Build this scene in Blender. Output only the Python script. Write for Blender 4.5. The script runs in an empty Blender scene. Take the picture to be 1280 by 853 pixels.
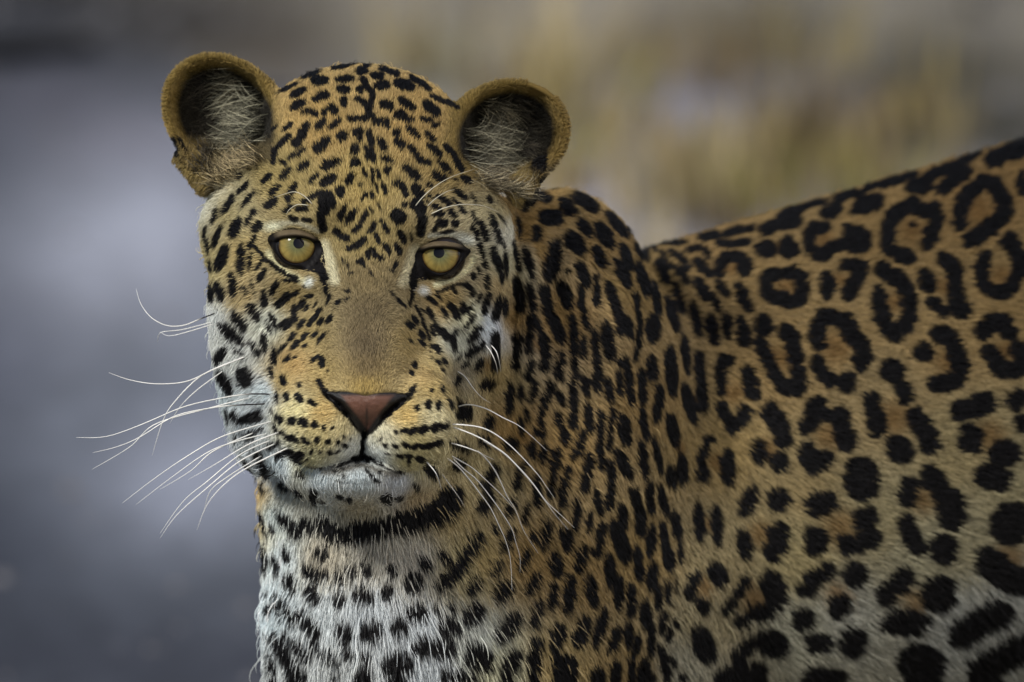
import bpy, math, random
import numpy as np
from mathutils import Vector
from mathutils.bvhtree import BVHTree

rng = np.random.default_rng(7)
random.seed(7)
S = bpy.context.scene
COL = S.collection

# ------------------------------------------------------------------ camera, light, exposure
PITCH = math.radians(9.0)          # the camera looks down a little from a vehicle
DIST = 800.0                       # cm from the lens to the eyes of the leopard
O = np.array([0.0, 0.0, 64.0])     # cm, the point the lens looks at
RIGHT = np.array([1.0, 0, 0])
TOW = np.array([0, -math.cos(PITCH), math.sin(PITCH)])   # towards the lens
UP = np.array([0, math.sin(PITCH), math.cos(PITCH)])

cam_d = bpy.data.cameras.new('camera')
cam = bpy.data.objects.new('camera', cam_d)
COL.objects.link(cam)
S.camera = cam
cam_d.lens = 450
cam_d.sensor_width = 36
cam_d.clip_start = 0.5
cam_d.clip_end = 2000
cp = (O + DIST * TOW) / 100
cam.location = cp
cam.rotation_euler = (math.radians(81), 0, 0)
cam_d.dof.use_dof = True
cam_d.dof.focus_distance = (DIST - 0.5) / 100
cam_d.dof.aperture_fstop = 6.8

SUN_EL, SUN_AZ = 42.0, -42.0       # degrees; azimuth from the lens side, negative = left of the lens
w = bpy.data.worlds.new('World')
S.world = w
w.use_nodes = True
nt = w.node_tree
bgn = nt.nodes['Background']
sky = nt.nodes.new('ShaderNodeTexSky')
sky.sky_type = 'NISHITA'
sky.sun_disc = False
sky.sun_elevation = math.radians(SUN_EL)
sky.sun_rotation = math.radians(180 + SUN_AZ)
sky.air_density = 1.0
sky.dust_density = 2.5
sky.ozone_density = 1.0
nt.links.new(sky.outputs[0], bgn.inputs[0])
bgn.inputs[1].default_value = 0.072
sd = bpy.data.lights.new('sun', 'SUN')
sun = bpy.data.objects.new('sun', sd)
COL.objects.link(sun)
sd.energy = 3.8
sd.angle = math.radians(15)
sd.color = (1.0, 0.955, 0.88)
a, e = math.radians(SUN_AZ), math.radians(SUN_EL)
sdir = Vector((math.sin(a) * math.cos(e), -math.cos(a) * math.cos(e), math.sin(e)))
sun.rotation_euler = sdir.to_track_quat('Z', 'Y').to_euler()
sun.location = (0, -5, 8)
S.view_settings.view_transform = 'Standard'
S.view_settings.look = 'None'
S.view_settings.exposure = 0.66
S.view_settings.gamma = 1.0
S.view_settings.use_curve_mapping = False
S.cycles.use_denoising = True
try:
    S.cycles_curves.shape = 'RIBBONS'
    S.cycles_curves.subdivisions = 2
except Exception:
    pass

# ------------------------------------------------------------------ helpers
def P(px, py, D):
    """photograph position + distance in front of the eye plane (cm) -> lens-aligned cm"""
    k = (DIST - D) / DIST
    return np.array([(px - 640) / 20 * k, D, (426.5 - py) / 20 * k])

def to_world(q):
    """lens-aligned (x, D, z) cm -> world metres"""
    q = np.asarray(q, float)
    return (O + q[..., 0:1] * RIGHT + q[..., 1:2] * TOW + q[..., 2:3] * UP) / 100

def to_px(q):
    k = (DIST - q[..., 1]) / DIST
    return 640 + q[..., 0] / k * 20, 426.5 - q[..., 2] / k * 20

def tag(o, label=None, cat=None, group=None, kind=None):
    for k_, v in (('label', label), ('category', cat), ('group', group), ('kind', kind)):
        if v:
            o[k_] = v
    return o

def mat(name):
    m = bpy.data.materials.new(name)
    m.use_nodes = True
    return m, m.node_tree, m.node_tree.nodes['Principled BSDF']

def new_mesh(name, V, F, material, parent=None, smooth=True, base=None):
    """V world metres; F quads/tris lists or int array; placed relative to its parent's origin"""
    me = bpy.data.meshes.new(name)
    V = np.asarray(V, float)
    if base is not None:
        V = V - base
    F = np.asarray(F)
    n, k_ = F.shape
    me.vertices.add(len(V)); me.vertices.foreach_set('co', V.astype(np.float32).ravel())
    me.loops.add(n * k_); me.loops.foreach_set('vertex_index', F.astype(np.int32).ravel())
    me.polygons.add(n); me.polygons.foreach_set('loop_start', np.arange(n, dtype=np.int32) * k_)
    me.polygons.foreach_set('loop_total', np.full(n, k_, np.int32))
    me.polygons.foreach_set('use_smooth', np.full(n, smooth))
    me.update(calc_edges=True); me.validate()
    if material:
        me.materials.append(material)
    o = bpy.data.objects.new(name, me)
    COL.objects.link(o)
    if parent is not None:
        o.parent = parent
    return o

def color_attr(me, cols, name='coat'):
    at = me.attributes.new(name, 'FLOAT_COLOR', 'POINT')
    c = np.ones((len(cols), 4), np.float32); c[:, :3] = cols
    at.data.foreach_set('color', c.ravel())

def lin(c):
    c = np.asarray(c, float) / 255
    return np.where(c <= 0.04045, c / 12.92, ((c + 0.055) / 1.055) ** 2.4)

# smooth lattice noise, value in [-1, 1]
def vnoise(p, seed=0):
    p = np.asarray(p, float)
    i = np.floor(p).astype(np.int64); f = p - i
    f = f * f * (3 - 2 * f)
    out = 0
    for dx in (0, 1):
        for dy in (0, 1):
            for dz in (0, 1):
                h = (i[..., 0] + dx) * 374761393 + (i[..., 1] + dy) * 668265263 + (i[..., 2] + dz) * 2147483647 + seed * 974711
                h = (h ^ (h >> 13)) * 1274126177
                h = ((h ^ (h >> 16)) & 0xffff) / 32767.5 - 1
                wx = f[..., 0] if dx else 1 - f[..., 0]
                wy = f[..., 1] if dy else 1 - f[..., 1]
                wz = f[..., 2] if dz else 1 - f[..., 2]
                out = out + h * wx * wy * wz
    return out

# ------------------------------------------------------------------ the leopard: sculpted as a distance field
def smin(a_, b_, k):
    h = np.clip(0.5 + 0.5 * (b_ - a_) / k, 0, 1)
    return b_ + (a_ - b_) * h - k * h * (1 - h)

def smax(a_, b_, k):
    return -smin(-a_, -b_, k)

def ell(q, c, r, roll=0.0, yaw=0.0):
    x, y, z = q[0] - c[0], q[1] - c[1], q[2] - c[2]
    if roll:
        cr, sr = math.cos(roll), math.sin(roll)
        x, z = x * cr - z * sr, x * sr + z * cr
    if yaw:
        cy, sy = math.cos(yaw), math.sin(yaw)
        x, y = x * cy - y * sy, x * sy + y * cy
    k0 = np.sqrt((x / r[0]) ** 2 + (y / r[1]) ** 2 + (z / r[2]) ** 2)
    k1 = np.sqrt((x / r[0] ** 2) ** 2 + (y / r[1] ** 2) ** 2 + (z / r[2] ** 2) ** 2)
    return k0 * (k0 - 1) / np.maximum(k1, 1e-6)

def cap(q, a_, b_, ra, rb):
    ba = b_ - a_
    px_, py_, pz_ = q[0] - a_[0], q[1] - a_[1], q[2] - a_[2]
    t = np.clip((px_ * ba[0] + py_ * ba[1] + pz_ * ba[2]) / (ba @ ba), 0, 1)
    return np.sqrt((px_ - ba[0] * t) ** 2 + (py_ - ba[1] * t) ** 2 + (pz_ - ba[2] * t) ** 2) - (ra + (rb - ra) * t)

GZ = lambda D, h=0.0: (h - 64 - D * math.sin(PITCH)) / math.cos(PITCH)   # lens-aligned z of a world height h
def at_h(x, D, h):
    return np.array([x, D, GZ(D, h)])

# bumps (+) and grooves (-) modelled in the hide: px, py, amplitude cm, radius px along x and y
STROKES = [
    (338, 262, .25, 30, 14), (582, 278, .25, 28, 14),
    (405, 305, -.42, 13, 24), (515, 317, -.42, 13, 24), (385, 415, -.25, 16, 26), (535, 420, -.25, 16, 26), (352, 545, .2, 26, 22), (560, 545, .2, 24, 22),
    (455, 250, -.20, 16, 60), (400, 215, .15, 35, 35), (510, 215, .15, 35, 35),
    (360, 352, .35, 40, 16), (570, 362, .35, 36, 16),
    (405, 455, -.12, 12, 18), (514, 460, -.12, 12, 18),
    (335, 515, -.35, 12, 40), (570, 520, -.35, 12, 40),
    (350, 600, -.3, 30, 20), (452, 578, -.35, 34, 9),
    (300, 360, .2, 25, 40), (715, 345, .45, 26, 24), (745, 350, -.35, 12, 30), (690, 360, -.3, 12, 40),
    (800, 430, -.35, 12, 90), (770, 420, .3, 14, 90), (840, 480, .25, 12, 90), (735, 470, -.25, 10, 60),
    (640, 360, -.5, 14, 90), (660, 420, .35, 16, 90), (605, 500, -.3, 18, 60),
]

def body_field(X, D, Z):
    q = (X, D, Z)
    f = ell(q, P(450, 218, -9.3), (7.75, 8.2, 6.85))
    f = smin(f, ell(q, P(452, 302, -6.2), (8.1, 6.1, 5.6)), 2.5)
    f = smin(f, ell(q, P(323, 385, -7.6), (3.0, 4.8, 6.0)), 2.0)
    f = smin(f, ell(q, P(586, 374, -7.6), (2.35, 4.6, 5.8)), 2.0)
    f = smin(f, ell(q, P(337, 492, -6.6), (2.75, 4.2, 5.0)), 2.0)
    f = smin(f, ell(q, P(561, 480, -6.8), (2.0, 4.2, 4.6)), 2.0)
    f = smin(f, ell(q, P(447, 530, -3.4), (6.0, 6.0, 4.8)), 2.0)
    f = smin(f, cap(q, P(457, 320, -2.6), P(458, 466, 4.4), 2.5, 2.55), 2.2)
    f = smin(f, cap(q, P(398, 400, -3.6), P(402, 480, 1.6), 2.3, 2.2), 1.8)
    f = smin(f, cap(q, P(522, 405, -3.6), P(514, 485, 1.6), 2.2, 2.1), 1.8)
    f = smin(f, ell(q, P(456, 505, 1.6), (4.9, 4.6, 3.5)), 1.5)
    f = smin(f, ell(q, P(458, 498, 6.4), (2.35, 1.9, 1.5)), 1.0)
    pads = np.minimum(ell(q, P(404, 524, 4.3), (3.05, 3.6, 2.95), roll=.15),
                      ell(q, P(507, 527, 4.3), (3.05, 3.6, 2.9), roll=-.15))
    chin = ell(q, P(450, 589, 3.3), (3.1, 2.7, 1.35))
    f = smin(f, ell(q, P(450, 588, -.2), (4.6, 3.3, 2.0)), 1.6)
    f = smin(f, chin, 1.3)
    f = smin(f, pads, .55)
    # temples
    f = smin(f, ell(q, P(296, 290, -9.8), (2.15, 3.6, 3.1)), 1.2)
    f = smin(f, ell(q, P(607, 300, -9.8), (1.75, 3.4, 2.8)), 1.2)
    # brow ridges
    f = smin(f, cap(q, P(341, 277, -3.2), P(412, 266, -1.0), 1.4, 1.25), 1.0)
    f = smin(f, cap(q, P(592, 292, -3.3), P(506, 278, -1.0), 1.4, 1.25), 1.0)
    # neck, throat, chest
    f2 = cap(q, P(457, 545, -13.0), P(516, 800, -14), 7.1, 8.7)
    f2 = smin(f2, cap(q, P(516, 800, -14), P(556, 1120, -18), 8.7, 9.5), 2)
    f2 = smin(f2, cap(q, P(570, 380, -17), P(640, 800, -17.5), 7.2, 9.0), 3.0)
    f2 = smin(f2, ell(q, P(700, 570, -23), (8.05, 13.2, 17.0)), 3.0)
    f2 = smin(f2, cap(q, P(640, 520, -30), P(960, 660, -37), 8, 15), 2.0)
    fb = cap(q, P(905, 643, -38), P(1700, 470, -52), 18.0, 21.3)
    f2 = smin(f2, fb, 1.6)
    f2 = smin(f2, ell(q, P(830, 700, -27), (6.5, 9, 16), roll=-.12), 2.0)
    f2 = smin(f2, ell(q, P(1800, 640, -54), (15, 14, 20)), 4.0)
    for x_, D_ in ((3.0, -18.0), (-2.0, -40.0)):          # front legs
        f2 = smin(f2, cap(q, at_h(x_ + 4, D_ - 3, 44), at_h(x_ + 6, D_ - 3, 27), 7, 4.6), 3)
        f2 = smin(f2, cap(q, at_h(x_ + 6, D_ - 3, 27), at_h(x_ + 4, D_, 5), 4.4, 3.3), 1.5)
        f2 = smin(f2, ell(q, at_h(x_ + 1, D_ + 1, 3.4), (5.5, 4.0, 3.2)), 1.5)
    for x_, D_ in ((58.0, -48.0), (50.0, -68.0)):         # hind legs: knee forward, hock back
        f2 = smin(f2, cap(q, at_h(x_ + 2, D_, 50), at_h(x_ - 4, D_, 34), 10, 7), 4)
        f2 = smin(f2, cap(q, at_h(x_ - 4, D_, 34), at_h(x_ + 9, D_, 19), 6.2, 3.4), 2)
        f2 = smin(f2, cap(q, at_h(x_ + 9, D_, 19), at_h(x_ + 4, D_, 5), 3.2, 2.9), 1.2)
        f2 = smin(f2, ell(q, at_h(x_ + 1, D_, 3.2), (5.5, 3.8, 3.0)), 1.5)
    for a_, b_, r0, r1 in (((68, -56, 56), (84, -60, 34), 3.4, 2.8), ((84, -60, 34), (98, -62, 16), 2.8, 2.6), ((98, -62, 16), (112, -62, 12), 2.6, 2.0)):
        f2 = smin(f2, cap(q, at_h(*a_), at_h(*b_), r0, r1), 1.5)
    f = smin(f, f2, 2.2)
    # sculpting strokes on the camera-side hide
    k = (DIST - D) / DIST
    px = 640 + X / k * 20
    py = 426.5 - Z / k * 20
    for sx, sy, am, wx, wy in STROKES:
        f = f - am * np.exp(-(((px - sx) / wx) ** 2 + ((py - sy) / wy) ** 2))
    # ears: shells of a bowl that opens to the front
    for c, r, rl, yw, cut in ((P(284, 148, -8.8), (4.55, 3.9, 3.55), .785, -.3, -8.3), (P(633, 169, -9.0), (4.05, 3.8, 3.4), -.35, .36, -8.5)):
        out = ell(q, c, r, roll=rl, yaw=yw)
        inn = ell(q, c + np.array([0, .45, 0]), (r[0] - .34, r[1] - .35, r[2] - .34), roll=rl, yaw=yw)
        cx = (q[0] - c[0]) * (1 if yw > 0 else -1)
        ear = smax(smax(out, -inn, .15), (q[1] - cut) + .12 * cx, .25)
        f = np.where(inn < 0, smax(f, -inn - .0, .3), f) if False else f
        f = smin(f, ear, .7)
        # scoop the bowl out of the head side too
        scoop = ell(q, c + np.array([0, 1.2, .0]), (r[0] - .75, r[1] - .6, r[2] - .8), roll=rl, yaw=yw)
        f = smax(f, -scoop, .5)
    for a_, b_, r0, r1 in ((P(330, 104, -8.4), P(352, 136, -7.6), .25, .5), (P(590, 122, -8.5), P(560, 156, -7.8), .25, .5),
                           (P(228, 196, -9.6), P(262, 222, -9.0), .5, 1.1), (P(676, 206, -9.8), P(652, 236, -9.2), .45, .95)):
        f = smin(f, cap(q, a_, b_, r0, r1), .45)
    # eye sockets
    for c, rl in ((P(370, 311, -.9), -.12), (P(553, 323, -.9), .12)):
        f = smax(f, -ell(q, c, (1.62, 2.1, 1.16), roll=-rl), .45)
    # tear ducts, nostrils, philtrum, mouth line
    GR = (((456, 541), (453, 574), .14, 0),)
    for (x0, y0), (x1, y1), rad, _ in GR:
        dx, dy = x1 - x0, y1 - y0
        t = np.clip(((px - x0) * dx + (py - y0) * dy) / (dx * dx + dy * dy), 0, 1)
        d = np.hypot(px - x0 - t * dx, py - y0 - t * dy) / 20
        f = f + np.where(D > -6, .45 * np.exp(-(d / rad) ** 2), 0)
    for pts in (((411, 497), (424, 507), (434, 519)), ((506, 501), (493, 510), (480, 521))):
        for (x0, y0), (x1, y1) in zip(pts, pts[1:]):
            dx, dy = x1 - x0, y1 - y0
            t = np.clip(((px - x0) * dx + (py - y0) * dy) / (dx * dx + dy * dy), 0, 1)
            d = np.hypot(px - x0 - t * dx, py - y0 - t * dy) / 20
            f = f + np.where(D > -6, .42 * np.exp(-(d / .17) ** 2), 0)
    return f

def grade(*seg):
    """axis with varying step: (from, to, step0, step1) pieces"""
    v = [seg[0][0]]
    for s0, s1, h0, h1 in seg:
        while v[-1] < s1 - 1e-6:
            t = (v[-1] - s0) / (s1 - s0)
            v.append(v[-1] + h0 + (h1 - h0) * t)
    return np.array(v, np.float64)

FN = 0.14
gx = grade((-23, 5, FN, FN), (5, 16, FN, .5), (16, 118, .5, 1.2))
gy = -grade((-9.6, 13, FN, FN), (13, 30, FN, .5), (30, 80, .5, 1.0))[::-1]
gz = -grade((-19, 14, FN, FN), (14, 26, FN, .5), (26, 66, .5, .8))[::-1]

def mesh_field():
    B = 8
    nx, ny, nz = len(gx), len(gy), len(gz)
    G = np.empty((nx, ny, nz), np.float32)
    bx, by, bz = range(0, nx, B), range(0, ny, B), range(0, nz, B)
    def mid(g, b):
        lo = np.array([g[i] for i in b]); hi = np.array([g[min(i + B, len(g)) - 1] for i in b])
        return (lo + hi) / 2, (hi - lo) / 2
    cx, hx = mid(gx, bx); cy, hy = mid(gy, by); cz, hz = mid(gz, bz)
    CX, CY, CZ = np.meshgrid(cx, cy, cz, indexing='ij')
    HX, HY, HZ = np.meshgrid(hx, hy, hz, indexing='ij')
    f = body_field(CX, CY, CZ)
    rad = np.sqrt(HX ** 2 + HY ** 2 + HZ ** 2) * 1.15 + .9
    big = np.where(f > 0, 1.0, -1.0).astype(np.float32)
    G[:] = np.repeat(np.repeat(np.repeat(big, B, 0), B, 1), B, 2)[:nx, :ny, :nz]
    act = np.argwhere(np.abs(f) < rad)
    off = np.arange(B)
    for s in range(0, len(act), 1500):
        A = act[s:s + 1500] * B
        I = (A[:, 0][:, None] + off)[:, :, None, None] + np.zeros((1, 1, B, B), int)
        J = (A[:, 1][:, None] + off)[:, None, :, None] + np.zeros((1, B, 1, B), int)
        K = (A[:, 2][:, None] + off)[:, None, None, :] + np.zeros((1, B, B, 1), int)
        ok = (I < nx) & (J < ny) & (K < nz)
        I, J, K = I[ok], J[ok], K[ok]
        G[I, J, K] = body_field(gx[I].astype(np.float32), gy[J].astype(np.float32), gz[K].astype(np.float32))
    ins = G < 0
    # cells whose corners disagree
    any_ = np.zeros((nx - 1, ny - 1, nz - 1), bool); all_ = np.ones_like(any_)
    for dx in (0, 1):
        for dy in (0, 1):
            for dz in (0, 1):
                s_ = ins[dx:nx - 1 + dx, dy:ny - 1 + dy, dz:nz - 1 + dz]
                any_ |= s_; all_ &= s_
    C = np.argwhere(any_ & ~all_)
    idx = np.full((nx - 1, ny - 1, nz - 1), -1, np.int32)
    idx[C[:, 0], C[:, 1], C[:, 2]] = np.arange(len(C))
    ax = (gx, gy, gz)
    acc = np.zeros((len(C), 3)); cnt = np.zeros(len(C))
    for a_ in range(3):
        o1, o2 = [k for k in range(3) if k != a_]
        for u in (0, 1):
            for v in (0, 1):
                p0 = C.copy(); p0[:, o1] += u; p0[:, o2] += v
                p1 = p0.copy(); p1[:, a_] += 1
                g0 = G[p0[:, 0], p0[:, 1], p0[:, 2]]; g1 = G[p1[:, 0], p1[:, 1], p1[:, 2]]
                m = (g0 < 0) != (g1 < 0)
                t = np.where(m, g0 / np.where(m, g0 - g1, 1), 0)
                pos = np.stack([ax[k][p0[:, k]] for k in range(3)], 1)
                pos[:, a_] += t * (ax[a_][p1[:, a_]] - ax[a_][p0[:, a_]])
                acc[m] += pos[m]; cnt[m] += 1
    V = acc / cnt[:, None]
    quads = []
    for a_ in range(3):
        o1, o2 = (a_ + 1) % 3, (a_ + 2) % 3
        sl0 = [slice(None)] * 3; sl1 = [slice(None)] * 3
        sl0[a_] = slice(0, -1); sl1[a_] = slice(1, None)
        d = ins[tuple(sl0)] != ins[tuple(sl1)]
        E_ = np.argwhere(d)
        n_ = (nx, ny, nz)
        ok = (E_[:, o1] > 0) & (E_[:, o1] < n_[o1] - 1) & (E_[:, o2] > 0) & (E_[:, o2] < n_[o2] - 1)
        E_ = E_[ok]
        def cell(du, dv):
            c = E_.copy(); c[:, o1] -= du; c[:, o2] -= dv
            return idx[c[:, 0], c[:, 1], c[:, 2]]
        Q = np.stack([cell(1, 1), cell(0, 1), cell(0, 0), cell(1, 0)], 1)
        flip = ~ins[E_[:, 0], E_[:, 1], E_[:, 2]]
        Q[flip] = Q[flip][:, ::-1]
        quads.append(Q)
    Q = np.concatenate(quads)
    Q = Q[(Q >= 0).all(1)]
    return V, Q

BV, BQ = mesh_field()          # lens-aligned cm
# the frame (x, D, z) is left-handed against the world, so turn the faces round
def vnormals(V, Q):
    n = np.cross(V[Q[:, 2]] - V[Q[:, 0]], V[Q[:, 3]] - V[Q[:, 1]])
    N = np.zeros_like(V)
    for k in range(4):
        for c in range(3):
            N[:, c] += np.bincount(Q[:, k], n[:, c], len(V))
    return N / np.maximum(np.linalg.norm(N, axis=1, keepdims=True), 1e-9)
BN = vnormals(BV, BQ)
# gradient test: normals must point out of the field
_t = rng.choice(len(BV), 300)
_g = body_field(*(BV[_t] + BN[_t] * .1).T) - body_field(*(BV[_t] - BN[_t] * .1).T)
if np.median(_g) < 0:
    BQ = BQ[:, ::-1]; BN = -BN
print('body verts', len(BV), 'quads', len(BQ))
BVH = BVHTree.FromPolygons([tuple(v) for v in BV], [tuple(int(i) for i in f_) for f_ in BQ])

def hit(px, py, default=None):
    """lens-aligned position and normal of the hide seen at a photograph position"""
    o_ = Vector((0, DIST, 0)); t_ = P(px, py, 0)
    d_ = (Vector(t_) - o_).normalized()
    loc, nrm, i, dd = BVH.ray_cast(o_, d_)
    if loc is None:
        return default
    return np.array(loc), np.array(nrm)

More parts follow.
